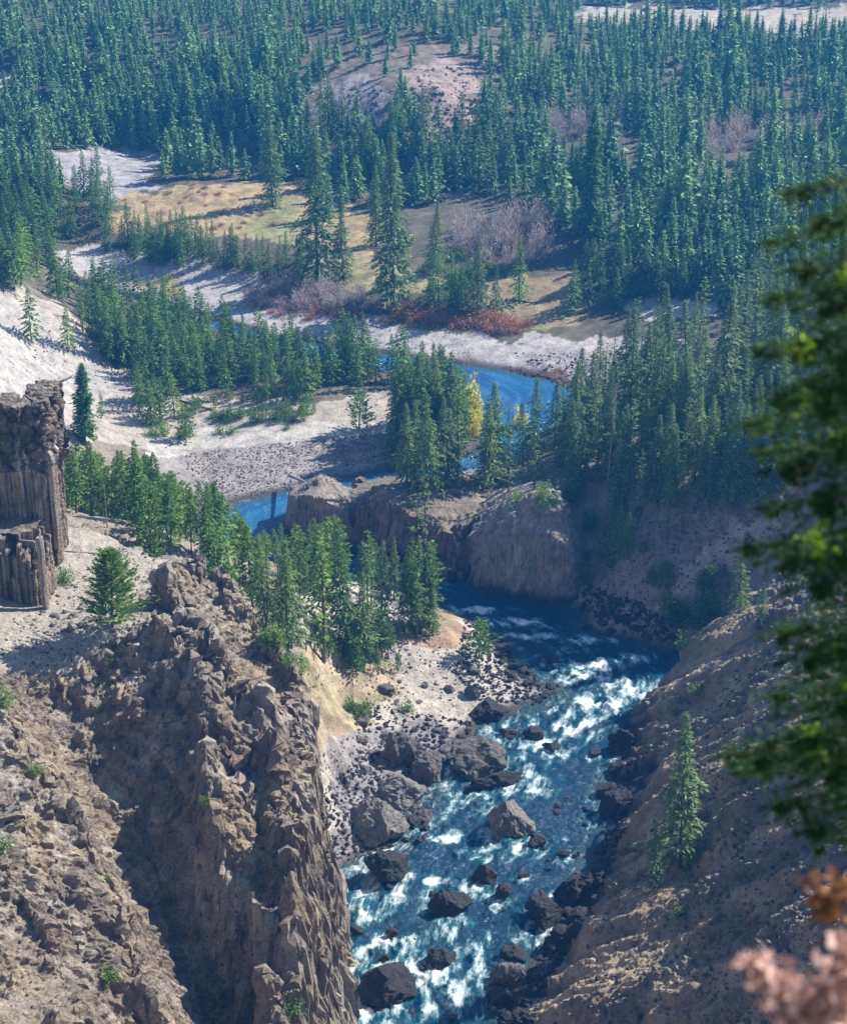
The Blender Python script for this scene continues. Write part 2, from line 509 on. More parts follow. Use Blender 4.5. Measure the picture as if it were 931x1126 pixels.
# ------------------------------------------------------------------ rock masses over the ground
def landform(name, label, poly, pts, res, steep, mat, colour, crag=1.0, zfloor=-2.0, out=8.0, flute=0.0, xlim=None, kind="structure", bigamp=0.7, wob=1.2, spurs=None, fall=None, rockmask=None, smooth=False, midamp=1.0):
    P = np.array(poly, float)
    rb = RBF(list(pts) + [p for p in poly if len(p) == 3 and p[2] is not None])
    x0, x1 = P[:, 0].min() - out, P[:, 0].max() + out
    y0, y1 = P[:, 1].min() - out, P[:, 1].max() + out
    if xlim: x0, x1, y0, y1 = max(x0, xlim[0]), min(x1, xlim[1]), max(y0, xlim[2]), min(y1, xlim[3])
    nx, ny = int((x1 - x0) / res), int((y1 - y0) / res)
    y, x = np.meshgrid(np.linspace(y0, y1, ny), np.linspace(x0, x1, nx), indexing='ij')
    wx = x + wob * fbm(x, y, x * 0, 7, 4, off=1.5); wy = y + wob * fbm(x, y, x * 0, 7, 4, off=8.5)
    z = rb(x, y)
    for line, hgt, wid in (spurs or ()):
        dl = segdist(x + 0.8 * fbm(x, y, x * 0, 5, 3, off=91), y + 0.8 * fbm(x, y, x * 0, 5, 3, off=95), line, closed=False)
        z = z + hgt * np.exp(-dl / wid) * (0.75 + 0.9 * fbm(x, y, x * 0, 4.5, 4, gain=0.6, off=33))
    d = segdist(wx, wy, poly); ins = inpoly(wx, wy, poly)
    d = np.where(ins, 0, d)
    st = steep
    z = z - np.where(d > 0, st * d + 0.6 * sstep(0, 1.0, d), 0)
    z = np.maximum(z, zfloor)
    slope = np.hypot(np.gradient(z, axis=0), np.gradient(z, axis=1)) / res
    # crag displacement along the normal
    nxv = -np.gradient(z, axis=1) / res; nyv = -np.gradient(z, axis=0) / res; nz = np.ones_like(z)
    L = np.sqrt(nxv ** 2 + nyv ** 2 + 1); nxv /= L; nyv /= L; nz /= L
    s = sstep(0.25, 1.0, slope)
    if spurs is not None:
        pass
    wxx = x + 0.5 * fbm(x, y, z, 2.5, 3, off=61); wyy = y + 0.5 * fbm(x, y, z, 2.5, 3, off=65)
    if fall is None:
        fx, fy, fz = wxx, wyy, z * 0.42
    else:       # debris chutes: stretched along the fall line
        al = wxx * fall[0] + wyy * fall[1]; ac = -wxx * fall[1] + wyy * fall[0]
        fx, fy, fz = al * 0.30, ac, z * 0.30
    big = fbm(fx, fy, fz, 7.0, 4, off=2.2)
    a1, e1, i1 = cells(fx, fy, fz, 2.6, off=3.3)
    a2, e2, i2 = cells(wxx, wyy, z * 0.7, 1.05, off=9.1)
    a3, e3, i3 = cells(x * 1.0, y, z * 0.8, 0.52, off=4.7)
    mid = (i1 - 0.5) * 1.2 - a1 * 0.3 + 0.4 * np.minimum(e1 * 4, 1)
    fin = (i2 - 0.5) * 1.0 + 0.35 * np.minimum(e2 * 4, 1) + (i3 - 0.5) * 0.75 + 0.7 * fbm(x, y, z, 0.9, 3, gain=0.65, off=4.4)
    msk = s if rockmask is None else s * rockmask(x, y, z)
    D = crag * (s * bigamp * big * 1.6 + msk * midamp * mid + (0.13 + 0.40 * msk) * fin + 0.25 * (1 - s) * fbm(x, y, z, 5, 3))
    if flute:
        D = D + flute * s * fbm(fx, fy, fz * 0.4, 2.2, 3, off=12)
    fade = 1.0
    X = x + nxv * D; Yy = y + nyv * D; Zz = z + nz * D * 0.9
    C, rk = colour(x, y, z, slope, big, mid, fin)
    V = np.stack([X, Yy, Zz], -1).reshape(-1, 3)
    Fc = grid_faces(*x.shape)
    keep = (z.ravel()[Fc] > zfloor + 0.01).any(1)
    V, Fc, at = compact(V, Fc, {'Col': C.reshape(-1, 4), 'rock': rk.ravel()}, keep)
    me = mesh_np(name, V, Fc, smooth, at)
    o = link(name, me, mat)
    tag(o, label, None, None, kind)
    return V, Fc


def lerp3(a, b, k):
    return np.array(a) * (1 - k[..., None]) + np.array(b) * k[..., None]


def col_massif(x, y, z, slope, big, mid, fin):
    n = fbm(x, y, z, 14, 4, off=20); n2 = fbm(x, y, z * 2.5, 5, 4, off=25)
    c = lerp3((0.28, 0.23, 0.17), (0.38, 0.315, 0.215), sstep(-0.5, 0.5, n))
    k = sstep(0.0, 0.55, n2); c = c * (1 - k[..., None] * 0.55) + np.array((0.20, 0.17, 0.15)) * k[..., None] * 0.55
    red = sstep(0.15, 0.55, fbm(x, y, z, 8, 3, off=33)); c = c * (1 - red[..., None] * 0.4) + np.array((0.22, 0.13, 0.11)) * red[..., None] * 0.4
    och = sstep(0.2, 0.6, fbm(x, y, z * 0.4, 9, 3, off=43)); c = c * (1 - och[..., None] * 0.5) + np.array((0.36, 0.27, 0.16)) * och[..., None] * 0.5
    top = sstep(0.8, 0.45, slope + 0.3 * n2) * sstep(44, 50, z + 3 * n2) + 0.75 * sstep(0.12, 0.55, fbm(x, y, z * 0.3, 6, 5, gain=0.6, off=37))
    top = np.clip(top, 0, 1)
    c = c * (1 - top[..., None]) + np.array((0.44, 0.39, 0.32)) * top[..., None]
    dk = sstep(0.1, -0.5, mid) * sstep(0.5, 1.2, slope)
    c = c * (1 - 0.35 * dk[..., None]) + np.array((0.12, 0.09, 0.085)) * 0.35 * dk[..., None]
    C = np.ones(x.shape + (4,)); C[..., :3] = c
    return C, 1 - 0.6 * top


def col_spur(x, y, z, slope, big, mid, fin):
    n = fbm(x * 0.5, y * 0.8, z * 0.5, 9, 4, off=57); n2 = fbm(x * 0.6, y * 1.0, z, 5, 4, off=55)
    c = lerp3((0.36, 0.27, 0.165), (0.52, 0.40, 0.26), sstep(-0.35, 0.35, n))
    k = spur_rock(x, y, z)
    c = c * (1 - 0.9 * k[..., None]) + np.array((0.235, 0.205, 0.165)) * 0.9 * k[..., None]
    o = sstep(0.15, 0.5, n2) * k; c = c * (1 - 0.5 * o[..., None]) + np.array((0.30, 0.20, 0.12)) * 0.5 * o[..., None]
    low = sstep(6, 1.5, z + 3 * n2); c = c * (1 - low[..., None]) + np.array((0.05, 0.045, 0.043)) * low[..., None]
    C = np.ones(x.shape + (4,)); C[..., :3] = c
    return C, 0.3 + 0.6 * k


def col_cliff(x, y, z, slope, big, mid, fin):
    n = fbm(x, y, z, 9, 4, off=70); n2 = fbm(x, y, z * 0.5, 3, 4, off=75)
    c = lerp3((0.27, 0.235, 0.205), (0.36, 0.295, 0.24), sstep(-0.4, 0.4, n))
    k = sstep(0.1, 0.5, n2); c = c * (1 - 0.5 * k[..., None]) + np.array((0.13, 0.12, 0.125)) * 0.5 * k[..., None]
    o = sstep(0.25, 0.55, fbm(x, y, z, 6, 3, off=81)); c = c * (1 - 0.5 * o[..., None]) + np.array((0.33, 0.19, 0.10)) * 0.5 * o[..., None]
    low = sstep(3.2, 1.2, z + 1.2 * n2); c = c * (1 - low[..., None]) + np.array((0.035, 0.032, 0.032)) * low[..., None]
    top = sstep(0.7, 0.4, slope) * sstep(4, 8, z); c = c * (1 - top[..., None]) + np.array((0.34, 0.29, 0.23)) * top[..., None]
    C = np.ones(x.shape + (4,)); C[..., :3] = c
    return C, 0.9 - 0.5 * top


def tone(res, k):
    C, rk = res; C[..., :3] = C[..., :3] * np.array(k); return C, rk


def spur_rock(x, y, z):
    n = fbm(x * 0.7, y, z, 13, 3, off=50)
    n = n + 0.5 * fbm((x * -0.92 + y * 0.38) * 0.22, x * 0.38 + y * 0.92, z * 0.2, 5, 4, off=59)
    return 0.2 + 0.8 * sstep(-0.05, 0.3, n + 0.010 * (x - 42))


M_ROCK = mat_terrain("volcanic_rock", 1.6, 0.35, 0.12)
parts_geo = []
parts_geo.append(build_ground())

edge = [aty(0, 568, 270), aty(62, 572, 268), aty(140, 600, 266), aty(205, 630, 262), aty(250, 652, 257), aty(275, 690, 251), aty(305, 735, 244), aty(334, 765, 238), aty(338, 810, 228), aty(341, 880, 213), aty(326, 1000, 197),
        aty(306, 1126, 182)]
mpoly = edge + [(-20, 165, 22), (-23, 150, 12), (-20, 135, 20), (-60, 120, 45), (-130, 130, 80), (-150, 200, 90), (-150, 270, 95), (-80, 276, 62)]
mp = [aty(0, 690, 232), aty(60, 682, 236), aty(124, 686, 233), aty(165, 690, 233), aty(200, 668, 243), aty(150, 640, 252), aty(110, 625, 256), aty(70, 595, 262), aty(40, 650, 246),
      # spur beside the frame edge and its neighbours
      aty(-60, 740, 210), aty(0, 790, 205), aty(30, 835, 200), aty(60, 880, 195), aty(110, 960, 188), aty(150, 1050, 180), aty(175, 1126, 175), aty(190, 1250, 168),
      aty(0, 950, 178), aty(50, 930, 183), aty(40, 1010, 175), aty(90, 1126, 162), aty(0, 1100, 164), aty(70, 1040, 173), aty(0, 870, 190),
      aty(40, 735, 225), aty(60, 780, 221), aty(100, 860, 213.5), aty(165, 950, 206.5), aty(225, 1050, 199.5), aty(260, 1126, 196), aty(280, 1300, 188),
      aty(100, 720, 227), aty(140, 780, 220.5), aty(180, 860, 213), aty(200, 1000, 202.5),
      # middle spur
      aty(170, 703, 230), aty(212, 748, 224), aty(232, 800, 217.5), aty(228, 860, 209.5), aty(235, 920, 202.5), aty(275, 1010, 193), aty(290, 1100, 185),
      aty(238, 790, 220), aty(262, 860, 213.5), aty(288, 930, 206.5), aty(314, 1000, 197.5),
      # inner spur
      aty(200, 645, 256), aty(185, 682, 240), aty(215, 705, 236), aty(243, 745, 230), aty(285, 800, 222.5), aty(308, 860, 213), aty(320, 940, 203.5), aty(322, 1020, 194),
      aty(228, 672, 248), aty(255, 722, 240.5), aty(290, 775, 232.5), aty(322, 840, 222), aty(338, 900, 211.5)]
L_ = lambda pts: [aty(*p)[:2] for p in pts]
SPURS = [(L_([(-60, 740, 210), (0, 790, 205), (30, 835, 200), (60, 880, 195), (110, 960, 188), (150, 1050, 180), (175, 1126, 175), (190, 1250, 168)]), 4.2, 2.6),
         (L_([(172, 705, 229), (212, 748, 224), (232, 800, 217.5), (228, 860, 209.5), (235, 920, 202.5), (275, 1010, 193), (290, 1100, 185)]), 4.6, 2.6),
         (L_([(200, 650, 254), (187, 684, 240), (215, 705, 236), (243, 745, 230), (285, 800, 222.5), (308, 860, 213), (320, 940, 203.5), (322, 1020, 194)]), 5.2, 2.2),
         (L_([(210, 632, 261), (250, 652, 257), (275, 690, 251), (305, 735, 244), (332, 770, 237), (337, 830, 225)]), 4.6, 2.0),
         (L_([(0, 950, 178), (30, 990, 175), (62, 1050, 170), (90, 1126, 162)]), 2.4, 1.8),
         (L_([(0, 880, 188), (40, 935, 183), (70, 1010, 177), (95, 1090, 171)]), -2.5, 2.5)]
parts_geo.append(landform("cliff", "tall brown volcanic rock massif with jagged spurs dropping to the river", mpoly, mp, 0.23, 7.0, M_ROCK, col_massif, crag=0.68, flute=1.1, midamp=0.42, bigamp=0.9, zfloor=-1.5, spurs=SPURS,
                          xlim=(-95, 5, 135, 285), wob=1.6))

toe = [atz(560, 1140, 0.2), atz(602, 1060, 0.2), atz(630, 1000, 0.2), atz(660, 940, 0.2), atz(700, 890, 0.2), atz(680, 855, 0.5), aty(690, 800, 292), aty(705, 778, 297), aty(735, 735, 302), aty(760, 705, 306), aty(800, 672, 310), aty(850, 640, 315), aty(900, 600, 320), aty(1000, 545, 330), aty(1100, 540, 330)]
spoly = toe + [(150, 250, 70), (120, 150, 80), (60, 110, 60), (24, 120, 12), (17, 160, 0.2), (15, 190, 0.2)]
def slope_at(u, v, k=0.95, up=0.0):
    if u < 790: k -= 0.16
    a_, b_, c_ = ray(u, v)
    t_ = (CAMH - up + k * (0.96 * 14.6 - 0.27 * 214)) / (k * (0.96 * a_ - 0.27 * b_) - c_)
    return (a_ * t_, b_ * t_, CAMH + c_ * t_)
sp = [slope_at(u, v, k, up) for u, v, k, up in [(930, 1126, .98, 0), (930, 900, .98, 2), (930, 750, .95, 0), (800, 1126, .98, 0), (760, 960, .95, -1.5), (800, 860, .95, 0), (850, 760, .95, 1), (700, 1080, .95, 2), (720, 900, .93, 1), (690, 1126, .98, 2.5),
      (780, 780, .93, 0), (880, 1000, .98, 3.5), (860, 900, .98, -2), (830, 1040, .98, -1.5), (760, 1060, .98, -2), (1050, 900, 1.0, 0), (1050, 1126, 1.0, 0), (830, 700, .9, 0), (900, 680, .95, 0), (640, 1080, 1.0, 2.5), (680, 980, 1.0, 3), (730, 850, .95, 2)]]
parts_geo.append(landform("cliff", "steep brown and grey slope of loose rock falling to the rapids opposite the massif", spoly, sp, 0.30, 3.2, M_ROCK, col_spur, crag=1.2, flute=1.0, bigamp=1.2, fall=(-0.92, 0.38), rockmask=spur_rock, zfloor=-1.5, xlim=(8, 118, 125, 342), wob=1.2))

# peninsula cliffs on the far shore
pen = [atz(330, 596, 0), atz(395, 606, 0), atz(440, 618, 0), atz(505, 640, 0)]
def top_over(u, v, back, z):
    x, y, _ = atz(u, v, 0); return (x, y + back, z)
K1 = [top_over(322, 592, 2.0, 9.0), top_over(345, 601, 1.2, 11), top_over(368, 605, 1.0, 10.5), top_over(384, 606, 2.0, 8.0), top_over(384, 590, 9, 7), top_over(350, 580, 9, 9), top_over(325, 573, 5, 6)]
parts_geo.append(landform("cliff", "brown rounded rock knob at the upstream tip of the far shore", K1, [top_over(350, 596, 5, 13.0)], 0.26, 5.5, M_ROCK, col_cliff, crag=0.7, flute=0.4, bigamp=0.7, zfloor=-1.5, out=6, wob=1.2))
ppoly = [top_over(389, 606, 4.0, 8), top_over(398, 607, 2.6, 10), top_over(430, 616, 2.0, 12), top_over(450, 622, 3.2, 10.5), top_over(472, 628, 1.8, 12), top_over(500, 640, 3.2, 9.5),
         top_over(512, 640, 8, 9), top_over(540, 640, 14, 11), top_over(500, 610, 17, 9), top_over(440, 590, 16, 7), top_over(395, 580, 12, 6)]
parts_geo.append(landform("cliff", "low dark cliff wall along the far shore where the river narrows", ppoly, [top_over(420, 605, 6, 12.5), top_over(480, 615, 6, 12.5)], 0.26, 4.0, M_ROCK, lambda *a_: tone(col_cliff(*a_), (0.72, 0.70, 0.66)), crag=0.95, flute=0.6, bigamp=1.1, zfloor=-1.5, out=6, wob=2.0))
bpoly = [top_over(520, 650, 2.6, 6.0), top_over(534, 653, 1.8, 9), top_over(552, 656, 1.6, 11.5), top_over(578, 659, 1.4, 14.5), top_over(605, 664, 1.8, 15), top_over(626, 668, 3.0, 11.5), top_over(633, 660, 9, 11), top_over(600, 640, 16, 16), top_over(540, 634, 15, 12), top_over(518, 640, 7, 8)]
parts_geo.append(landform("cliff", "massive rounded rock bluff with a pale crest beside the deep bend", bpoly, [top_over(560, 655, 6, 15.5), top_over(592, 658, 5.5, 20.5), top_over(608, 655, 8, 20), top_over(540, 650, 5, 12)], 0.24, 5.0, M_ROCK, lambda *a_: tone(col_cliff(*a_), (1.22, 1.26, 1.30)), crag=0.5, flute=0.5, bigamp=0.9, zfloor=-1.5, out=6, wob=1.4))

# one solid survey of the land for setting things on
_off = 0; _VV = []; _FF = []
for V_, F_ in parts_geo:
    _VV.append(V_); _FF.append(F_ + _off); _off += len(V_)
_VV = np.concatenate(_VV); _FF = np.concatenate(_FF)
BV = BVHTree.FromPolygons(_VV.tolist(), _FF.tolist())


def hit(u, v):
    a, b, c = ray(u, v)
    h = BV.ray_cast(Vector((0, 0, CAMH)), Vector((a, b, c)).normalized())
    # the first surface beyond the near slope under the viewpoint
    return None if h[0] is None else h[0]


def drop(x, y):
    h = BV.ray_cast(Vector((x, y, 400)), Vector((0, 0, -1)))
    return h[0].z if h[0] is not None else 0.0
# ------------------------------------------------------------------ boulders and loose rock
import bmesh


def ico(sub):
    bm = bmesh.new(); bmesh.ops.create_icosphere(bm, subdivisions=sub, radius=1.0)
    V = np.array([v.co[:] for v in bm.verts]); Fc = np.array([[v.index for v in f.verts] for f in bm.faces]); bm.free()
    return V, Fc


ICO = {k: ico(k) for k in (1, 2, 4, 5)}


def rock_verts(seed, sub, cuts=14, rough=0.06, lump=0.16):
    V, Fc = ICO[sub]; V = V.copy(); g = np.random.default_rng(seed)
    for _ in range(cuts):
        n = g.normal(size=3); n /= np.linalg.norm(n); d = g.uniform(0.52, 0.86)
        e = V @ n - d
        V -= np.where(e > 0, e, 0)[:, None] * n * 0.98
    x, y, z = (V * 1.0).T
    k = 1 + lump * fbm(x, y, z, 0.9, 2, off=seed * 3.1) + rough * fbm(x, y, z, 0.28, 4, gain=0.62, off=seed * 1.7)
    V = V * k[:, None]
    return V / np.abs(V).max(0), Fc


def mat_rock(name, c1, c2, wet=0.0, wetcol=(0.03, 0.028, 0.028), sc=1.2):
    t = NT(name); p = t.pos()
    n = t.noise(p, sc, 6, 0.65); n2 = t.noise(p, sc * 6, 4, 0.7)
    c = t.ramp(n, [(0.32, c1), (0.62, c2)])
    c = t.mix(1.0, c, t.ramp(n2, [(0.3, 0.6), (0.5, 1.0), (0.7, 1.35)]), 'MULTIPLY')
    if wet > 0:
        zc = t.n('ShaderNodeSeparateXYZ', {'Vector': p}).outputs['Z']
        k = t.math('ADD', zc, t.math('MULTIPLY', n, 1.2))
        w_ = t.ramp(t.math('MULTIPLY', k, 1.0 / (wet * 2.2)), [(0.45, 1.0), (0.62, 0.0)])
        c = t.mix(w_, c, wetcol)
    b = t.bump(t.math('ADD', n, n2), 0.35, 0.9)
    s = t.n('ShaderNodeBsdfPrincipled', {'Base Color': c, 'Roughness': 0.8 if wet == 0 else 0.62, 'Normal': b, 'Specular IOR Level': 0.35})
    t.t.links.new(s.outputs[0], t.out.inputs[0])
    return t.m


M_BP = mat_rock("pale_boulder", (0.11, 0.10, 0.09), (0.30, 0.27, 0.235), 0.75)
M_BD = mat_rock("dark_wet_rock", (0.016, 0.015, 0.016), (0.05, 0.044, 0.042), 0.4)
M_BG = mat_rock("grey_rock", (0.07, 0.064, 0.06), (0.19, 0.17, 0.15), 0.5)

# u centre, v foot, width, height, material, label
BOULD = [
    (524, 862, 68, 60, M_BG, "huge rounded dark boulder standing at the inner shore of the rapids", 1),
    (437, 893, 66, 44, M_BP, "long pale boulder lying slanted on the beach above the squarish one", 2),
    (412, 940, 70, 64, M_BP, "big squarish grey boulder with a broad sunlit top and deep shaded side", 3),
    (428, 974, 56, 42, M_BD, "dark wedge boulder just below the big squarish grey one at the water", 4),
    (560, 926, 54, 50, M_BP, "pointed boulder with a sunlit tan tip standing alone in the river", 5),
    (423, 1110, 70, 48, M_BD, "large black oval boulder ringed by white water", 6),
    (485, 1066, 34, 24, M_BD, "small black blocky boulder upstream of the large black oval one", 7),
    (494, 1010, 50, 28, M_BD, "flat reddish black rock in the middle of the rapids", 8),
    (532, 975, 30, 24, M_BD, "round dark rock in the river below the pointed boulder", 9),
    (552, 992, 24, 22, M_BD, "dark rock touching the round one in mid river", 10),
    (436, 850, 46, 50, M_BG, "shadowed grey boulder tucked behind the huge rounded one on the rubble", 11),
    (465, 864, 44, 34, M_BG, "lower grey boulder between the shadowed one and the huge rounded one", 12),
    (590, 932, 24, 14, M_BD, "low dark rock beside the foot of the pointed boulder", 13),
    (537, 794, 48, 28, M_BD, "long dark slab boulder at the tip of the sandy beach", 14),
    (520, 772, 20, 20, M_BG, "small upright boulder behind the long dark slab", 15),
    (528, 869, 36, 14, M_BD, "low dark rock in front of the huge rounded boulder", 16),
    (553, 865, 42, 15, M_BD, "flat purple grey rock awash beside the huge rounded boulder", 17),
    (587, 814, 26, 14, M_BD, "dark rock with foam behind it off the beach tip", 18),
    (559, 812, 24, 12, M_BD, "low dark rock between the beach tip and the rapids", 19),
    (606, 730, 20, 9, M_BD, "small dark rock in the calm green reach below the bluff", 20),
    (655, 833, 16, 10, M_BD, "small dark rock near the far side of the rapids", 21),
    (607, 826, 24, 9, M_BD, "half drowned rock in the widest white water", 22),
    (423, 1058, 16, 9, M_BD, "small black rock upstream of the large oval one in foam", 23),
    (392, 1028, 18, 9, M_BD, "small rock awash close under the massif", 24),
    (430, 1032, 20, 10, M_BD, "small black rock in the green water under the massif", 25),
    (490, 1000, 16, 8, M_BD, "small rock just above the flat reddish black one", 26),
    (620, 942, 20, 8, M_BD, "thin dark rock in the shaded blue water", 27),
    (575, 966, 16, 8, M_BD, "little dark rock in blue water left of the spur", 28),
    (425, 764, 22, 12, M_BG, "grey boulder alone on the open sandy beach", 29),
    (400, 800, 18, 12, M_BG, "grey boulder at the foot of the yellow bank", 30),
    (560, 1086, 46, 26, M_BG, "grey brown boulder at the foot of the near spur", 31),
    (548, 1110, 30, 22, M_BD, "dark boulder at the water under the near spur", 32),
    (565, 1058, 32, 18, M_BD, "dark shore boulder under the spur above the grey brown one", 33),
    (600, 1022, 50, 34, M_BD, "broad dark shore boulder where the spur meets the rapids", 34),
    (628, 995, 40, 34, M_BD, "tall dark shore boulder beside the spur", 35),
    (676, 905, 44, 34, M_BD, "dark boulder pile head where the spur bulges to the river", 36),
    (684, 838, 36, 44, M_BD, "dark shore boulder leaning on the spur by the white water", 37),
    (665, 880, 26, 20, M_BD, "dark boulder at the bend of the shaded shore", 38),
    (468, 905, 26, 16, M_BG, "grey block at the water beside the long pale boulder", 39),
    (452, 912, 22, 14, M_BD, "dark block between the squarish boulder and the water", 40),
    (520, 742, 16, 10, M_BG, "grey stone on sand above the dark shore rocks", 41),
    (495, 762, 14, 9, M_BG, "grey stone in the middle of the sandy beach", 42),
]


def px_scale(p):
    d = (Vector(p) - Vector((0, 0, CAMH)))
    dep = d.y * CP - d.z * SP
    return dep / F


_rp = [rock_verts(50 + i, 5, cuts=12 + i % 5) for i in range(7)]
for i, (u, v, w_, h_, m, lab, sd_i) in enumerate(BOULD):
    b = hit(u, v - h_ * 0.25)
    base = atz(u, v - h_ * 0.30, 0.3)
    if b is not None and b.z > 0.8: base = tuple(b)
    k = px_scale(base)
    g = np.random.default_rng(sd_i)
    Vr, Fr = rock_verts(200 + sd_i, 5 if w_ > 30 else 4, cuts=16, lump=0.12, rough=0.075)
    if w_ > 30:
        q1, q2, q3 = cells(Vr[:, 0], Vr[:, 1], Vr[:, 2], 0.42, off=sd_i); Vr = Vr * (1 + 0.10 * (q3 - 0.5) + 0.05 * np.minimum(q2 * 4, 1))[:, None]
    wx_, hz_ = w_ * k / 2 * 0.97, h_ * k * 0.58
    dy_ = min(wx_ * 0.95, hz_ * 1.15)
    a = g.uniform(-0.3, 0.3)
    Vr = Vr * np.array([wx_, dy_, hz_])
    if sd_i == 5: Vr[:, 0] *= 1 - 0.42 * np.clip(Vr[:, 2] / hz_, -0.2, 1)
    ca, sa = math.cos(a), math.sin(a)
    Vr = np.stack([Vr[:, 0] * ca - Vr[:, 1] * sa, Vr[:, 0] * sa + Vr[:, 1] * ca, Vr[:, 2]], -1)
    me = mesh_np("boulder", Vr, Fr, False)
    o = link("boulder", me, m, loc=(base[0], base[1] + dy_ * 0.2, base[2] + hz_ * 0.22))
    tag(o, lab, "boulder", "boulders in and beside the rapids")

# individual shore rocks (copies)
proto = []
for i in range(6):
    Vr, Fr = rock_verts(80 + i, 4, cuts=12)
    proto.append([mesh_np("rock", Vr * np.array([1, 0.85, 0.65]), Fr, False, {}) for _ in (0,)][0])
protoM = {}
for mi, (nm, m) in enumerate((("d", M_BD), ("g", M_BG), ("p", M_BP))):
    protoM[nm] = []
    for me in proto:
        c = me.copy(); c.materials.append(m); c.name = "rock"; protoM[nm].append(c)


def rand_in(poly, g):
    xs = [p[0] for p in poly]; ys = [p[1] for p in poly]
    while True:
        u = g.uniform(min(xs), max(xs)); v = g.uniform(min(ys), max(ys))
        if inpoly(np.array([u]), np.array([v]), poly)[0]: return u, v


ROCKZ = [
    ([(395, 790), (500, 800), (500, 850), (455, 905), (430, 900), (395, 850)], 34, (8, 18), "g", "grey rock in the rubble field around the big beach boulders", "rocks in the beach rubble field"),
    ([(525, 690), (550, 700), (572, 735), (620, 758), (600, 770), (555, 750), (530, 715)], 34, (8, 16), "d", "dark rock on the stony point where the beach meets the rapids", "rocks on the stony beach point"),
    ([(440, 890), (475, 880), (470, 925), (440, 930)], 10, (8, 14), "d", "dark wet stone at the water beside the pale beach boulders", "stones beside the pale boulders"),
    ([(548, 1120), (600, 1040), (640, 985), (665, 930), (675, 940), (650, 1000), (610, 1060), (575, 1126)], 34, (10, 26), "d", "dark wet rock piled along the foot of the near spur", "rocks along the foot of the near spur"),
    ([(640, 690), (700, 700), (750, 712), (745, 705), (700, 680), (640, 668)], 20, (8, 16), "d", "dark rock on the far shore between the bluff and the spur", "rocks on the far shore"),
    ([(415, 735), (520, 740), (520, 765), (430, 785)], 14, (5, 10), "g", "small grey rock scattered on the open sand of the beach", "rocks scattered on the beach"),
    ([(55, 672), (110, 660), (115, 690), (60, 695)], 24, (7, 14), "p", "pale block fallen below the basalt columns", "fallen blocks below the columns"),
    ([(560, 1126), (560, 940), (470, 930), (400, 1000), (380, 1126)], 16, (7, 14), "d", "little black rock breaking the white water of the lower rapids", "little rocks in the lower rapids"),
    ([(600, 880), (660, 860), (640, 940), (560, 1000)], 12, (6, 12), "d", "low rock awash in the shaded blue side of the river", "rocks in the shaded water"),
]
for zi, (poly, n, (a, b), mk, lab, grp) in enumerate(ROCKZ):
    g = np.random.default_rng(500 + zi)
    for i in range(n):
        u, v = rand_in(poly, g)
        p = hit(u, v)
        if p is None: continue
        if p.z < 0: p = Vector(atz(u, v, 0.0))
        k = px_scale(p); s = g.uniform(a, b) * k * 0.5
        o = bpy.data.objects.new("rock", protoM[mk][g.integers(6)]); COL.objects.link(o)
        o.location = (p.x, p.y, p.z + s * 0.15); o.rotation_euler = (g.uniform(-.3, .3), g.uniform(-.3, .3), g.uniform(0, 6.28)); o.scale = (s, s * g.uniform(.7, 1.1), s * g.uniform(.6, 1.1))
        tag(o, lab, "rock", grp)

# rubble: far too many pieces to count, one object per kind of ground
RUB = [
    ([(385, 770), (520, 795), (505, 850), (470, 880), (450, 930), (430, 940), (360, 950), (350, 880), (395, 830)], 1500, (2.0, 7.5), 0),
    ([(350, 830), (400, 800), (430, 850), (380, 900), (350, 900)], 400, (1.5, 4), 1),
    ([(510, 680), (550, 696), (575, 735), (622, 760), (590, 776), (520, 770), (500, 740)], 800, (2, 7), 0),
    ([(400, 720), (540, 730), (560, 770), (500, 790), (400, 780)], 350, (1.2, 4), 1),
    ([(545, 1126), (595, 1045), (640, 980), (680, 890), (660, 865), (690, 830), (700, 840), (690, 905), (650, 1000), (600, 1090), (585, 1126)], 700, (3, 10), 0),
    ([(640, 670), (750, 715), (745, 690), (700, 660), (640, 640)], 450, (2, 8), 0),
    ([(560, 655), (640, 672), (640, 690), (560, 660)], 60, (3, 7), 0),
    ([(0, 690), (60, 640), (150, 600), (200, 640), (180, 690), (130, 715), (0, 760)], 600, (1.5, 5), 1),
    ([(640, 560), (880, 520), (860, 600), (760, 690), (640, 690)], 1200, (1.2, 5), 1),
    ([(330, 690), (480, 680), (500, 730), (340, 760)], 350, (1.2, 4), 1),
    ([(200, 500), (300, 488), (440, 474), (440, 515), (300, 542), (220, 552)], 2600, (1.2, 3.0), 1),
    ([(560, 388), (690, 388), (690, 425), (640, 430)], 500, (1.2, 3.5), 0),
    ([(560, 403), (650, 425), (640, 433), (560, 412)], 250, (1.5, 4), 2),
    ([(100, 300), (300, 340), (520, 375), (520, 395), (300, 365), (100, 320)], 250, (1, 2.5), 1),
    ([(345, 100), (420, 85), (420, 140), (360, 150)], 160, (2, 6), 1),
    ([(445, 75), (525, 70), (525, 150), (470, 155)], 300, (2, 6), 1),
    ([(0, 400), (60, 340), (150, 420), (100, 450)], 150, (1, 3), 1),
    ([(600, 1126), (690, 960), (760, 800), (850, 680), (931, 900), (931, 1126)], 2600, (1.2, 7.0), 1),
    ([(0, 760), (200, 700), (330, 760), (355, 1000), (365, 1126), (0, 1126)], 1800, (1.2, 5.0), 1),
]
V1, F1 = ICO[1]
accum = {0: [], 1: [], 2: []}
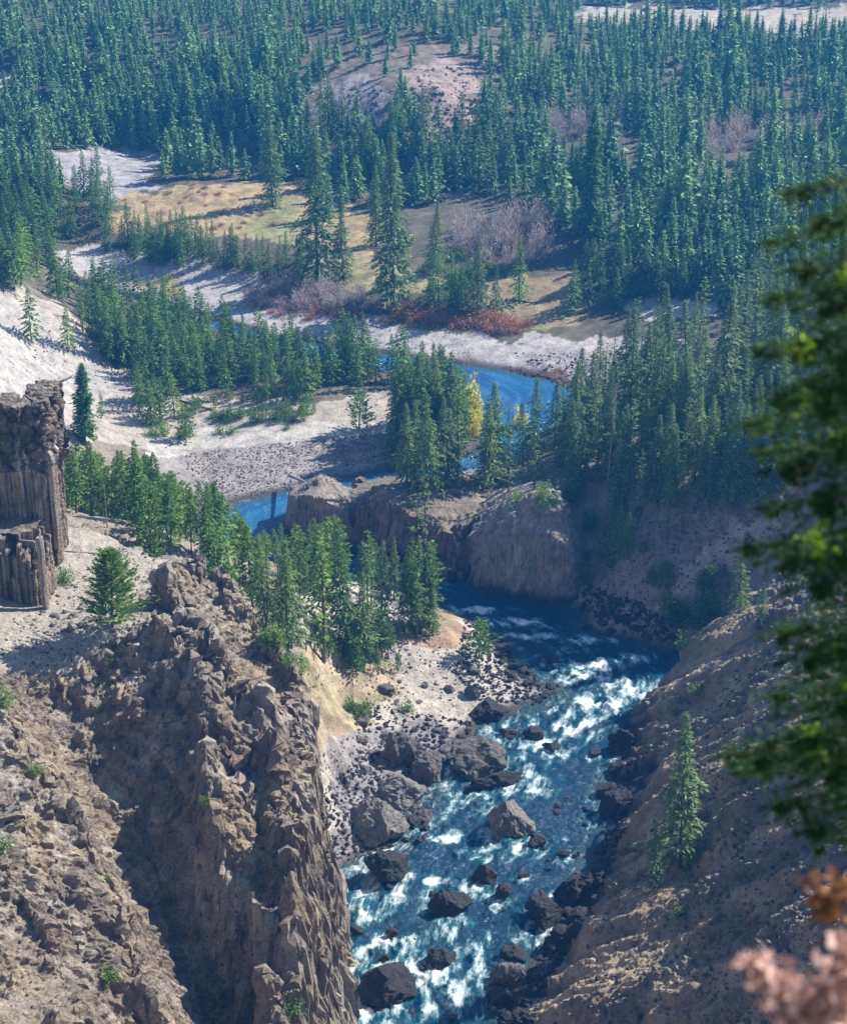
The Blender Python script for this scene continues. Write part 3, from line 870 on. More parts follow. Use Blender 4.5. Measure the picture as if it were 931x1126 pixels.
for zi, (poly, n, (a, b), mk) in enumerate(RUB):
    g = np.random.default_rng(700 + zi)
    for i in range(n):
        u, v = rand_in(poly, g)
        p = hit(u, v)
        if p is None or p.z < -0.35: continue
        k = px_scale(p); s = (a + (b - a) * g.random() ** 2.2) * k * 0.5
        accum[mk].append((p.x, p.y, p.z + s * 0.1, s, g.integers(1 << 30)))
for mk, nm, m, lab in ((0, "rubble", M_BD, "dark broken rock heaped along the water's edge"), (1, "rubble", M_BG, "grey stones and cobbles strewn over bars, slopes and ledges"), (2, "rubble", mat_rock("rusty_stones", (0.13, 0.05, 0.035), (0.25, 0.11, 0.08)), "rust red stones along the upper pool")):
    A = accum[mk]; n = len(A)
    g = np.random.default_rng(900 + mk)
    P = np.array([a[:4] for a in A])
    base = V1[None] * (1 + 0.28 * g.normal(size=(n, len(V1), 1))) * g.uniform(0.6, 1.15, size=(n, 1, 3)) * P[:, 3][:, None, None] * np.array([1, 1, 0.8])
    Vv = (base + P[:, None, :3]).reshape(-1, 3)
    Ff = (F1[None] + (np.arange(n) * len(V1))[:, None, None]).reshape(-1, 3)
    o = link(nm, mesh_np(nm, Vv, Ff, False), m)
    tag(o, lab, None, None, "stuff")

# ------------------------------------------------------------------ basalt columns
M_BAS = None
def mat_basalt():
    t = NT("basalt"); p = t.pos()
    mp = t.n('ShaderNodeMapping', {'Vector': p, 'Scale': (1.4, 1.4, 0.16)}).outputs[0]
    n = t.noise(mp, 1.6, 6, 0.65); n2 = t.noise(p, 2.6, 5, 0.7); n3 = t.noise(mp, 0.7, 3, 0.5)
    c = t.ramp(n, [(0.3, (0.14, 0.12, 0.105)), (0.5, (0.33, 0.285, 0.235)), (0.7, (0.50, 0.43, 0.33))])
    c = t.mix(t.ramp(n3, [(0.5, 0.0), (0.62, 0.7)]), c, (0.42, 0.24, 0.10))
    c = t.mix(1.0, c, t.ramp(n2, [(0.3, 0.55), (0.5, 1.0), (0.7, 1.4)]), 'MULTIPLY')
    b = t.bump(t.math('ADD', n, n2), 0.3, 0.9)
    s = t.n('ShaderNodeBsdfPrincipled', {'Base Color': c, 'Roughness': 0.85, 'Normal': b})
    t.t.links.new(s.outputs[0], t.out.inputs[0]); return t.m


def column_geo(x, y, z0, z1, r, g, sub=14, lean=0.0):
    n = 6; a0 = g.uniform(0, 6.28)
    rad = r * g.uniform(0.88, 1.12, n)
    zs = np.linspace(z0, z1, sub)
    V = []
    for k, z in enumerate(zs):
        jog = 0.035 * r * g.normal(size=2)
        f = 1.0 if k < sub - 1 else 0.86
        f *= 1 + 0.03 * g.normal()
        for i in range(n):
            a = a0 + i * 2 * math.pi / n
            V.append((x + jog[0] + lean * (z - z0) + f * rad[i] * math.cos(a), y + jog[1] + f * rad[i] * math.sin(a), z + (0.12 * r * g.normal() if k == sub - 1 else 0)))
    Fq = []
    for k in range(sub - 1):
        for i in range(n):
            a = k * n + i; b = k * n + (i + 1) % n
            Fq.append((a, b, b + n, a + n))
    top = (sub - 1) * n
    Fq += [(top, top + 1, top + 2, top + 3), (top, top + 3, top + 4, top + 5)]
    return V, Fq


M_BAS = mat_basalt()
def columns(rows, label, name="basalt_columns"):
    V = []; Fq = []
    for r_ in rows:
        v, f = column_geo(*r_); o = len(V); V += v; Fq += [tuple(i + o for i in q) for q in f]
    me = mesh_np(name, np.array(V), np.array(Fq), False)
    o = link(name, me, M_BAS); tag(o, label, "rock columns"); return o

def column_wall(path, z0, z1, capfrac, seed, res=0.13, brk=0.0, label="", back=8.0):
    """a jointed lava face: columns below, shattered cap above, following a plan path; the top runs back into the hill"""
    g = np.random.default_rng(seed)
    P = np.array(path, float); sg = np.hypot(*np.diff(P, axis=0).T); cm_ = np.concatenate([[0], np.cumsum(sg)])
    ns = int(cm_[-1] / res); s_ = np.linspace(0, cm_[-1], ns)
    bx = np.interp(s_, cm_, P[:, 0]); by = np.interp(s_, cm_, P[:, 1])
    ker = np.ones(9) / 9
    bx = np.convolve(np.pad(bx, 4, 'edge'), ker, 'valid'); by = np.convolve(np.pad(by, 4, 'edge'), ker, 'valid')
    tx_ = np.gradient(bx); ty_ = np.gradient(by); L = np.hypot(tx_, ty_); nx_, ny_ = ty_ / L, -tx_ / L     # outward
    H = z1 - z0; nz_ = int((H + 5) / res); zz = np.linspace(z0 - 5, z1, nz_)
    Zg, Sg = np.meshgrid(zz, s_, indexing='ij')
    Zf = (Zg - z0) / H
    wl = Sg + 0.16 * fbm(Sg, Zg * 0.25, Zg * 0, 3.0, 3, off=seed)
    edges = [0.0]
    while edges[-1] < cm_[-1] + 3: edges.append(edges[-1] + g.choice([g.uniform(0.45, 0.8), g.uniform(0.7, 1.25)]))
    edges = np.array(edges); ci = np.clip(np.searchsorted(edges, wl) - 1, 0, len(edges) - 2)
    wd = edges[ci + 1] - edges[ci]; dd = np.minimum(wl - edges[ci], edges[ci + 1] - wl)
    rnd = g.random((3, len(edges)))
    prof = 0.30 * np.minimum(dd / (0.28 * wd + 0.05), 1.0) ** 0.7 + 0.55 * (rnd[0][ci] - 0.5)
    # cross joints
    seg_ = np.floor(Zg / (0.9 + 1.6 * rnd[1][ci]) + rnd[2][ci] * 7)
    prof = prof + 0.12 * (np.sin(seg_ * 12.9 + ci * 7.7) )
    capline = capfrac + 0.05 * fbm(Sg, Sg * 0, Sg * 0, 4, 3, off=seed + 3) * 2
    cap = sstep(-0.015, 0.015, Zf - capline)
    a1, e1, i1 = cells(Sg, Zg * 0.8, Sg * 0, 2.3, off=seed); a2, e2, i2 = cells(Sg, Zg, Sg * 0, 0.9, off=seed + 9)
    shat = 0.55 + (i1 - 0.5) * 1.5 + 0.3 * np.minimum(e1 * 5, 1) + (i2 - 0.5) * 0.6 + 0.2 * np.minimum(e2 * 5, 1)
    out_ = prof * (1 - cap) + shat * cap + 0.18 * fbm(Sg, Zg, Sg * 0, 1.0, 4, gain=0.6)
    if brk > 0:          # broken column tops stepping back
        tp = 1 - brk * rnd[2][ci] ** 1.3 - 0.04 * fbm(Sg, Sg * 0, Sg * 0, 0.6, 2)
        out_ = out_ - 2.2 * sstep(0, 0.02, Zf - tp)
        tp2 = tp - brk * 0.8 * rnd[1][ci]
        out_ = out_ - 0.9 * sstep(0, 0.015, Zf - tp2)
    X = bx[None] + nx_[None] * out_; Yc = by[None] + ny_[None] * out_; Z = Zg + 0.25 * fbm(X, Yc, Zg, 1.5, 2) * sstep(0.95, 1.0, Zf)
    tone = rnd[1][ci]
    c = lerp3((0.27, 0.215, 0.155), (0.43, 0.36, 0.27), tone)
    och = (rnd[2][ci] > 0.72) * sstep(-0.3, 0.5, fbm(Sg, Zg * 0.3, Sg * 0, 2.5, 3, off=seed + 30)); c = c * (1 - 0.6 * och[..., None]) + np.array((0.46, 0.27, 0.11)) * 0.6 * och[..., None]
    st = sstep(0.0, 0.5, fbm(Sg * 1.6, Zg * 0.16, Sg * 0, 1.6, 4, off=seed + 40)); c = c * (1 - 0.6 * st[..., None]) + np.array((0.10, 0.09, 0.085)) * 0.6 * st[..., None]
    joint = sstep(0.10, 0.02, dd) * (1 - cap); c = c * (1 - 0.6 * joint[..., None])
    cc = lerp3((0.11, 0.09, 0.075), (0.28, 0.215, 0.15), sstep(-0.4, 0.5, fbm(Sg, Zg, Sg * 0, 2.5, 4, off=seed + 50)))
    c = c * (1 - cap[..., None]) + cc * cap[..., None]
    wh = sstep(0.1, 0.4, fbm(Sg * 1.3, Zg * 0.2, Sg * 0, 1.2, 3, off=seed + 60)) * sstep(4.5, 2.5, np.abs(Sg - WHITE)) * sstep(0.25, 0.4, Zf) * sstep(0.8, 0.65, Zf)
    c = c * (1 - 0.8 * wh[..., None]) + np.array((0.62, 0.59, 0.54)) * 0.8 * wh[..., None]
    C = np.ones(c.shape[:2] + (4,)); C[..., :3] = c
    # top: rows running back from the rim
    rows_x = [X]; rows_y = [Yc]; rows_z = [Z]; rows_c = [C]
    nb_ = 26; inx = bx.mean() + 0 * bx
    for k in range(1, nb_ + 1):
        q = (k / nb_) ** 1.3 * back
        xx = X[-1] - nx_ * q; yy_ = Yc[-1] - ny_ * q
        z_ = Z[-1] + 0.35 * fbm(xx, yy_, xx * 0, 1.6, 4, off=seed) - (0 if k < nb_ else 6.0) + 0.05 * q
        rows_x.append(xx[None]); rows_y.append(yy_[None]); rows_z.append(z_[None])
        ct = np.ones((1, ns, 4)); ct[0, :, :3] = np.array((0.24, 0.20, 0.155)) * (1 + 0.3 * fbm(xx, yy_, xx * 0, 2, 3)[:, None]); rows_c.append(ct)
    X = np.concatenate(rows_x); Yc = np.concatenate(rows_y); Z = np.concatenate(rows_z); C = np.concatenate(rows_c)
    V = np.stack([X, Yc, Z], -1).reshape(-1, 3)
    me = mesh_np("basalt_cliff", V, grid_faces(*X.shape), False, {'Col': C.reshape(-1, 4), 'rock': np.full(len(V), 0.7)})
    o = link("basalt_cliff", me, M_ROCK); tag(o, label, "cliff"); return o


g = np.random.default_rng(77)
xr, yb, _ = aty(60, 600, 247)
zt_u, zb_u = aty(30, 444, 247)[2], aty(30, 592, 247)[2]
WHITE = 29.0
column_wall([(xr - 30, yb + 1.5), (xr - 16, yb + 0.3), (xr - 6, yb + 0.6), (xr - 1.2, yb), (xr - 0.1, yb + 1.2), (xr + 0.1, yb + 9)], zb_u, zt_u, 0.50, 5, back=3.6, label="tall upper basalt cliff with a shattered dark cap over tan columns")
xr2, yb2, _ = aty(50, 690, 240)
zt_l, zb_l = aty(30, 594, 240)[2], aty(30, 688, 240)[2]
WHITE = -50.0
column_wall([(xr2 - 30, yb2 + 1.0), (xr2 - 14, yb2 - 0.4), (xr2 - 5, yb2 + 0.8), (xr2 - 1.0, yb2), (xr2, yb2 + 1.2), (xr2 + 0.1, yb2 + 8)], zb_l, zt_l, 1.4, 8, brk=0.34, back=7.0, label="lower basalt cliff of broken dark columns under the ledge")
vv, ff = column_geo(xr2 + 0.45, yb2 - 0.3, zb_l - 2.5, zt_l + 0.7, 0.62, g, 12)
vv2, ff2 = column_geo(xr + 0.35, yb + 0.8, zb_u - 2, zb_u + (zt_u - zb_u) * 0.62, 0.6, g, 12)
o = link("basalt_pillar", mesh_np("basalt_pillar", np.array(vv), np.array(ff), False), M_BAS); tag(o, "single dark basalt pillar standing free beside the lower tier", "rock pillar")
o = link("basalt_pillar", mesh_np("basalt_pillar", np.array(vv2), np.array(ff2), False), M_BAS); tag(o, "pale streaked basalt pillar at the edge of the upper tier", "rock pillar")
# ------------------------------------------------------------------ river
cl = [(458, 1126), (470, 1050), (490, 980), (560, 920), (600, 870), (620, 820), (660, 770), (680, 735), (620, 700), (540, 668), (470, 645), (400, 622), (320, 605), (282, 588), (290, 565), (360, 545), (440, 530), (520, 517), (555, 497), (575, 465), (570, 432), (520, 412), (430, 399), (345, 388), (200, 347), (0, 305)]
CL = [(8, 60), (5, 140)] + [atz(u, v, 0)[:2] for u, v in cl]
CL = np.array(CL)
# smooth the centre line
for _ in range(2):
    q = [CL[0]]
    for i in range(len(CL) - 1):
        q += [CL[i] * .75 + CL[i + 1] * .25, CL[i] * .25 + CL[i + 1] * .75]
    CL = np.array(q + [CL[-1]])
seg = np.hypot(*np.diff(CL, axis=0).T); cum = np.concatenate([[0], np.cumsum(seg)])


def flow(x, y):
    best = np.full(x.shape, 1e9); s = np.zeros(x.shape); n = np.zeros(x.shape)
    for i in range(len(CL) - 1):
        dx, dy = CL[i + 1] - CL[i]; L = seg[i]
        t = np.clip(((x - CL[i][0]) * dx + (y - CL[i][1]) * dy) / (L * L), 0, 1)
        ex = x - CL[i][0] - t * dx; ey = y - CL[i][1] - t * dy; d = ex * ex + ey * ey
        m = d < best
        best = np.where(m, d, best); s = np.where(m, cum[i] + t * L, s)
        n = np.where(m, (ex * dy - ey * dx) / L, n)
    return s, n


FOAM = [  # white water: u, v, half length along flow (px u), px v, strength
    (395, 1095, 40, 45, 1.0), (470, 1075, 60, 30, .9), (520, 1050, 30, 22, .7), (430, 1040, 45, 18, .8), (400, 1005, 40, 15, .75), (450, 985, 45, 12, .6), (400, 960, 30, 10, .5), (460, 968, 60, 8, .7),
    (510, 940, 25, 8, .5), (490, 920, 35, 9, .8), (470, 905, 30, 9, .5), (545, 880, 30, 12, .4), (575, 862, 35, 20, .8), (560, 840, 30, 14, .75), (600, 820, 35, 16, .9), (640, 800, 35, 14, .9), (590, 795, 30, 10, .55),
    (660, 775, 40, 14, .95), (690, 755, 35, 14, .9), (640, 750, 40, 8, .6), (600, 735, 35, 7, .7), (660, 732, 50, 10, .8), (700, 725, 25, 10, .7), (560, 715, 30, 6, .5), (620, 715, 40, 6, .7), (560, 698, 35, 5, .5),
    (600, 690, 30, 5, .7), (540, 680, 40, 5, .6), (500, 668, 35, 5, .5), (480, 640, 30, 6, .7), (420, 618, 30, 9, .9), (395, 605, 20, 8, .8), (440, 628, 26, 6, .8), (520, 672, 45, 6, .8), (560, 684, 50, 6, .75), (640, 705, 50, 6, .8), (600, 700, 40, 5, .8), (650, 745, 50, 12, .95), (620, 780, 30, 12, .8), (450, 632, 20, 5, .5), (575, 770, 40, 5, .35), (550, 905, 20, 6, .4), (620, 925, 20, 6, .5), (580, 1000, 20, 12, .35),
    (550, 1060, 25, 12, .4), (380, 1050, 25, 15, .6), (350, 532, 60, 5, .35), (430, 522, 30, 4, .4), (480, 1110, 40, 14, .6)]


def foam_field(x, y):
    u, v = proj(x, y, x * 0)
    s, n = flow(x, y)
    f = np.zeros(x.shape)
    for cu, cv, a, b, k in FOAM:
        X, Yc, _ = atz(cu, cv, 0)
        sx = a / F * math.hypot(Yc, CAMH); sy = b / F * math.hypot(Yc, CAMH) * math.hypot(Yc, CAMH) / CAMH
        d2 = ((x - X) / sx) ** 2 + ((y - Yc) / sy) ** 2
        f = np.maximum(f, k * np.exp(-d2 * 0.8))
    for bu, bv, bw, bh, bm_, bl, bi in BOULD:      # water breaks around each boulder and trails below it
        X, Yc, _ = atz(bu - bw * 0.15, bv + bh * 0.1, 0)
        k = math.hypot(Yc, CAMH) / F; rr = bw * k * 0.75
        d2 = ((x - X) / rr) ** 2 + ((y - Yc) / (rr * 1.1)) ** 2
        f = np.maximum(f, 0.62 * np.exp(-d2 * d2 * 0.8))
    rap = sstep(372, 345, y)
    n1 = fbm(s / 3.6 + 0.35 * n, n, x * 0, 1.5, 4, gain=0.6, off=9)
    return f, rap, s, n, n1


def build_water():
    def patch(y0, y1, res, xr):
        y, x = np.meshgrid(np.arange(y0, y1, res), np.arange(xr[0], xr[1], res), indexing='ij')
        return x, y
    objs = []
    allV = []; allF = []; at = {'foam': [], 'flowc': [], 'shal': []}; off = 0
    for y0, y1, res, xr in [(55, 200, 0.8, (-25, 45)), (200, 420, 0.26, (-75, 62)), (420, 720, 0.9, (-260, 75))]:
        yy = np.arange(y0, y1 + res * 0.5, res); xx = np.arange(xr[0], xr[1] + res * .5, res)
        y, x = np.meshgrid(yy, xx, indexing='ij')
        sd = river_sd(x, y)
        f, rap, s, n, n1 = foam_field(x, y)
        streak = fbm(s / 2.4, n, x * 0, 2.2, 4, gain=0.55, off=3)
        h = 1.7 * rap * (0.30 * fbm(s * 0.8, n, x * 0, 4.5, 3, off=1) * (0.5 + f) + 0.22 * ridged(s * 0.8, n * 0.9, x * 0, 2.0, 4, off=14) * (0.35 + 1.2 * f)) + 0.025 * fbm(x, y, x * 0, 1.6, 3)
        h = h + f * 0.22
        fo = np.clip(f * 0.98 + 0.62 * streak * (0.42 + f) - 0.17, 0, 1) * rap + 0.25 * f * (1 - rap)
        V = np.stack([x, y, h - 0.05], -1).reshape(-1, 3)
        Fc = grid_faces(*x.shape)
        keep = (sd.ravel()[Fc] < 4.0).any(1)
        fl = np.stack([s, n, s * 0], -1).reshape(-1, 3)
        V, Fc, a = compact(V, Fc, {'foam': fo.ravel(), 'flowc': fl, 'shal': sstep(-4.5, 0.5, sd + 1.5 * fbm(x, y, x * 0, 4, 3, off=6)).ravel()}, keep)
        allV.append(V); allF.append(Fc + off); off += len(V)
        at['foam'].append(a['foam']); at['flowc'].append(a['flowc']); at['shal'].append(a['shal'])
    me = mesh_np("river", np.concatenate(allV), np.concatenate(allF), True, {k: np.concatenate(v) for k, v in at.items()})
    t = NT("river_water")
    fl = t.attr('flowc').outputs['Vector']; fo = t.attr('foam').outputs['Fac']
    mp = t.n('ShaderNodeMapping', {'Vector': fl, 'Scale': (0.33, 1.0, 1.0)}).outputs[0]
    nA = t.noise(mp, 1.1, 6, 0.65, 1.2)
    nB = t.noise(mp, 3.6, 5, 0.7, 0.8)
    m = t.math('ADD', t.math('MULTIPLY', t.math('SUBTRACT', nA, 0.5), 1.5), t.math('MULTIPLY', t.math('SUBTRACT', nB, 0.5), 1.3))
    k = t.math('ADD', fo, t.math('MULTIPLY', m, 0.62))
    mp2 = t.n('ShaderNodeMapping', {'Vector': fl, 'Scale': (0.26, 1.0, 1.0)}).outputs[0]
    nL = t.noise(mp2, 2.3, 5, 0.62, 2.2)
    lace = t.math('SUBTRACT', 1.0, t.math('MULTIPLY', t.math('ABSOLUTE', t.math('SUBTRACT', nL, 0.5)), 11.0))
    lace = t.math('MAXIMUM', lace, 0.0)
    body_f = t.ramp(k, [(0.54, 0.0), (0.86, 1.0)])
    wisp = t.math('MULTIPLY', lace, t.ramp(k, [(0.34, 0.0), (0.62, 0.75)]))
    foam = t.math('MAXIMUM', body_f, wisp)
    aer = t.ramp(t.math('ADD', fo, t.math('MULTIPLY', m, 0.35)), [(0.10, 0.0), (0.75, 1.0)])
    yc = t.n('ShaderNodeSeparateXYZ', {'Vector': t.pos()}).outputs['Y']
    ruf = t.noise(t.n('ShaderNodeMapping', {'Vector': fl, 'Scale': (0.12, 0.5, 1.0)}).outputs[0], 0.5, 5, 0.6, 0.5)
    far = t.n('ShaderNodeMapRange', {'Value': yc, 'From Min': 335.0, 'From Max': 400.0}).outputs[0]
    deep = t.mix(far, (0.002, 0.040, 0.085), (0.014, 0.10, 0.25))  # bluer far reach: sky reflection mixed into the base colour
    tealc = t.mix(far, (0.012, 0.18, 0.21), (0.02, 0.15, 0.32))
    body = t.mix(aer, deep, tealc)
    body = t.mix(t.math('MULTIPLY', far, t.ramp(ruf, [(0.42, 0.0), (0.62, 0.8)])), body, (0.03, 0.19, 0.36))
    body = t.mix(t.math('MULTIPLY', t.attr('shal').outputs['Fac'], 0.65), body, (0.05, 0.095, 0.085))
    wmap = t.n('ShaderNodeMapping', {'Vector': fl, 'Scale': (0.8, 1.0, 1.0)}).outputs[0]
    b = t.bump(t.noise(wmap, 1.3, 6, 0.65, 0.6), 0.55, 0.9)
    w = t.n('ShaderNodeBsdfPrincipled', {'Base Color': body, 'Roughness': 0.12, 'IOR': 1.33, 'Normal': b})
    fb = t.bump(nB, 0.3, 0.8)
    wh = t.n('ShaderNodeBsdfPrincipled', {'Base Color': (0.80, 0.85, 0.84, 1), 'Roughness': 0.7, 'Normal': fb})
    mx = t.n('ShaderNodeMixShader', {0: foam})
    t.t.links.new(w.outputs[0], mx.inputs[1]); t.t.links.new(wh.outputs[0], mx.inputs[2]); t.t.links.new(mx.outputs[0], t.out.inputs[0])
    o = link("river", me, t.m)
    tag(o, "teal river with white rapids winding through the canyon", None, None, "structure")


build_water()
# ------------------------------------------------------------------ trees
def sprays(P, D, length, width, g, droop=0.25):
    """leafy sprays: P start points, D unit directions -> folded quads"""
    n = len(P)
    up = np.array([0, 0, 1.0])
    side = np.cross(D, up); side /= np.linalg.norm(side, axis=1)[:, None] + 1e-6
    roll = g.uniform(-0.9, 0.9, n)[:, None]
    nrm = np.cross(side, D)
    s2 = side * np.cos(roll) + nrm * np.sin(roll)
    L = (length * g.uniform(0.7, 1.3, n))[:, None]; Wd = (width * g.uniform(0.7, 1.3, n))[:, None]
    a = P; m = P + D * L * 0.5
    tip = P + D * L - up * L * droop * g.uniform(0.2, 1.6, n)[:, None]
    b = m + s2 * Wd - up * L * 0.05; c = m - s2 * Wd - up * L * 0.05
    V = np.stack([a, b, tip, c], 1).reshape(-1, 3)
    Fq = np.arange(n * 4).reshape(n, 4)
    lv = np.repeat(g.random(n), 4)
    return V, Fq, lv


def conifer(seed, style, nb, ns, slen, swid, lo=0.08, rmax=0.17, full=0.75):
    """unit-height crown. style: fir (dense spire), pine (open, rounded), snaggy"""
    g = np.random.default_rng(seed)
    t = (np.arange(nb) + g.random(nb)) / nb
    t = t ** (0.85 if style == 'fir' else 0.95)
    z = lo + (0.985 - lo) * t
    if style == 'fir':
        prof = ((1 - t) ** (full + 0.3) + 0.02) * (0.9 + 0.18 * np.sin(t * 21 + seed)) * np.clip(0.55 + t * 4, 0, 1)
    elif style == 'pine':
        prof = np.sin(np.clip(0.22 + 0.80 * t, 0, 1) * math.pi) ** 0.75 * 0.72 + 0.06
    elif style == 'young':
        prof = (1 - t) ** 0.6 + 0.02
    else:
        prof = ((1 - t) ** 0.5) * g.uniform(0.3, 1.0, nb) * 0.7 + 0.03
    az = np.arange(nb) * 2.399 + g.uniform(-0.4, 0.4, nb)
    lobes = 1 + 0.22 * np.sin(az * 2 + seed) * np.sin(z * 17 + seed)
    L = rmax * prof * lobes * g.uniform(0.45, 1.28, nb)
    slope = {'fir': -0.38, 'pine': 0.08, 'young': 0.25, 'snag': -0.25}[style] * (1 - t) + {'fir': 0.25, 'pine': 0.5, 'young': 0.7, 'snag': 0.3}[style] * t + g.uniform(-.12, .12, nb)
    B = np.stack([np.cos(az), np.sin(az), slope], -1)
    P = []; D = []; SC = []
    loc = np.clip(0.35 + 0.75 * L / (rmax * 0.55), 0.3, 1.1)
    for k in range(ns):
        f = (0.22 if style != 'pine' else 0.35) + 0.78 * (k + g.random(nb)) / ns * (1.0 if style != 'pine' else 0.8)
        f = np.clip(f, 0, 1)
        p = np.stack([np.zeros(nb), np.zeros(nb), z], -1) + B * (L * f)[:, None]
        p[:, 2] += -0.25 * L * f * f * (1 if style == 'fir' else -0.5)
        p += g.normal(size=(nb, 3)) * 0.006
        aa = az + g.choice([-1, 1], nb) * g.uniform(0.1, 1.0, nb) * (1.2 - f * 0.6)
        d = np.stack([np.cos(aa), np.sin(aa), slope * 0.6 + g.uniform(-0.25, 0.2, nb)], -1)
        if style in ('pine', 'young'): d[:, 2] += g.uniform(0.0, 0.7, nb)
        d /= np.linalg.norm(d, axis=1)[:, None]
        P.append(p); D.append(d); SC.append(loc * (1.1 - 0.3 * f))
    # leader
    nl = max(3, nb // 14)
    zl = g.uniform(0.93, 0.99, nl); al = g.uniform(0, 6.28, nl)
    P.append(np.stack([zl * 0, zl * 0, zl], -1)); D.append(np.stack([0.35 * np.cos(al), 0.35 * np.sin(al), np.full(nl, 0.94)], -1))
    P = np.concatenate(P); D = np.concatenate(D)
    sz = np.concatenate([slen * np.concatenate(SC), np.full(nl, slen * 0.5)])
    return sprays(P, D, sz, sz * swid, g, 0.3 if style == 'fir' else 0.1)


def trunk_geo(seed, r=0.013, nseg=7, k=7, limbs=0, top=0.97, bend=0.006):
    g = np.random.default_rng(seed + 999)
    V = []; Fq = []
    ph = g.uniform(0, 6.28)
    for i in range(nseg + 1):
        f = i / nseg; z = -0.02 + f * (top + 0.02); rr = r * (1 - f) ** 0.8 + 0.0012
        if i == 0: rr *= 1.35
        ox = bend * math.sin(f * 3 + ph); oy = bend * math.cos(f * 2.3 + ph)
        for j in range(k):
            a = j * 2 * math.pi / k
            V.append((ox + rr * math.cos(a), oy + rr * math.sin(a), z))
    for i in range(nseg):
        for j in range(k):
            a = i * k + j; b = i * k + (j + 1) % k
            Fq.append((a, b, b + k, a + k))
    for i in range(limbs):
        z = g.uniform(0.12, 0.9); a = g.uniform(0, 6.28); L = g.uniform(0.04, 0.11) * (1.1 - z); w = 0.0022
        d = np.array([math.cos(a), math.sin(a), g.uniform(-0.3, 0.3)]); s = np.array([-math.sin(a), math.cos(a), 0])
        p = np.array([0, 0, z]); o = len(V)
        for q in (p - s * w, p + s * w, p + np.array([0, 0, w * 1.7])): V.append(tuple(q))
        V.append(tuple(p + d * L))
        Fq += [(o, o + 1, o + 3, o + 3), ]
        Fq[-1] = (o, o + 1, o + 3, o + 2)
    return np.array(V), np.array(Fq)


M_NEED = mat_leaf("green_needles", (0.12, 0.25, 0.05), (0.055, 0.13, 0.03), 0.45)
M_NEEDP = mat_leaf("bright_pine_needles", (0.15, 0.27, 0.05), (0.07, 0.14, 0.03), 0.42)
M_NEEDF = mat_leaf("grey_green_needles", (0.17, 0.27, 0.09), (0.07, 0.125, 0.05), 0.38)
M_NEEDH = mat_leaf("hillside_needles", (0.20, 0.35, 0.13), (0.08, 0.155, 0.065), 0.2, objrand=False)
M_BARK = mat_simple("bark", (0.09, 0.065, 0.05), (0.22, 0.18, 0.15), 4.0)
M_DEAD = mat_simple("dead_wood", (0.20, 0.18, 0.16), (0.42, 0.38, 0.34), 5.0)
M_TWIG = mat_leaf("mauve_twigs", (0.48, 0.39, 0.35), (0.30, 0.245, 0.22), 0.25, hue_var=0.05)
M_RED = mat_leaf("russet_leaves", (0.40, 0.20, 0.11), (0.26, 0.13, 0.08), 0.25, hue_var=0.1)
M_YEL = mat_leaf("yellow_leaves", (0.78, 0.64, 0.07), (0.55, 0.44, 0.05), 0.45, hue_var=0.05)
M_BROWN = mat_leaf("dead_brown_needles", (0.22, 0.13, 0.085), (0.09, 0.05, 0.04), 0.15, hue_var=0.05)

PROTO = {}
def make_proto(key, crown, trunk, cm, tm=None):
    V, Fq, lv = crown
    mc = mesh_np("crown", V, Fq, False, {'lv': lv}); mc.materials.append(cm)
    tv, tf = trunk
    mt = mesh_np("trunk", tv, tf, True); mt.materials.append(tm or M_BARK)
    PROTO.setdefault(key, []).append((mc, mt))


for i in range(5):
    make_proto('fir_near', conifer(10 + i, 'fir', 190, 13, 0.040, 0.20, 0.06 + 0.03 * (i % 2), 0.20 + 0.03 * (i % 3)), trunk_geo(i, 0.012, limbs=10), M_NEEDF)
    make_proto('pine_near', conifer(30 + i, 'pine' if i % 2 else 'fir', 120, 13, 0.042, 0.22, 0.2 + 0.08 * (i % 3), 0.165 + 0.025 * (i % 3), 0.55), trunk_geo(20 + i, 0.010, limbs=30, bend=0.012), M_NEEDP)
    make_proto('fir_mid', conifer(50 + i, 'fir', 120, 8, 0.052, 0.24, 0.05, 0.20 + 0.03 * (i % 3)), trunk_geo(40 + i, 0.012), M_NEED)
    make_proto('pine_mid', conifer(70 + i, 'fir', 80, 8, 0.065, 0.26, 0.12, 0.205 + 0.025 * (i % 3), 0.5), trunk_geo(60 + i, 0.012, bend=0.01), M_NEEDP)
    make_proto('fir_hill', conifer(90 + i, 'fir', 90, 7, 0.062, 0.25, 0.05, 0.18 + 0.03 * (i % 3), 0.75), trunk_geo(80 + i, 0.012), M_NEEDF)
for i in range(3):
    make_proto('sparse', conifer(110 + i, 'snag', 46, 11, 0.040, 0.22, 0.12, 0.17), trunk_geo(110 + i, 0.010, limbs=60, bend=0.012), M_NEEDP)
    make_proto('young', conifer(120 + i, 'young', 90, 8, 0.10, 0.24, 0.03, 0.34 + 0.04 * i), trunk_geo(120 + i, 0.02), M_NEEDP)
    make_proto('dead', conifer(130 + i, 'snag', 26, 3, 0.03, 0.12, 0.2, 0.12), trunk_geo(130 + i, 0.010, limbs=90), M_BROWN, M_DEAD)
for i in range(3): make_proto('fir_big', conifer(150 + i, 'fir', 300, 15, 0.030, 0.24, 0.05, 0.17 + 0.03 * i, 0.65), trunk_geo(150 + i, 0.011, limbs=10), M_NEEDF)
make_proto('hero', conifer(140, 'young', 300, 22, 0.060, 0.17, 0.06, 0.37), trunk_geo(140, 0.018, limbs=20), M_NEEDP)
make_proto('spire', conifer(141, 'fir', 330, 14, 0.030, 0.22, 0.03, 0.095, 0.45), trunk_geo(141, 0.009, limbs=20), M_NEED)


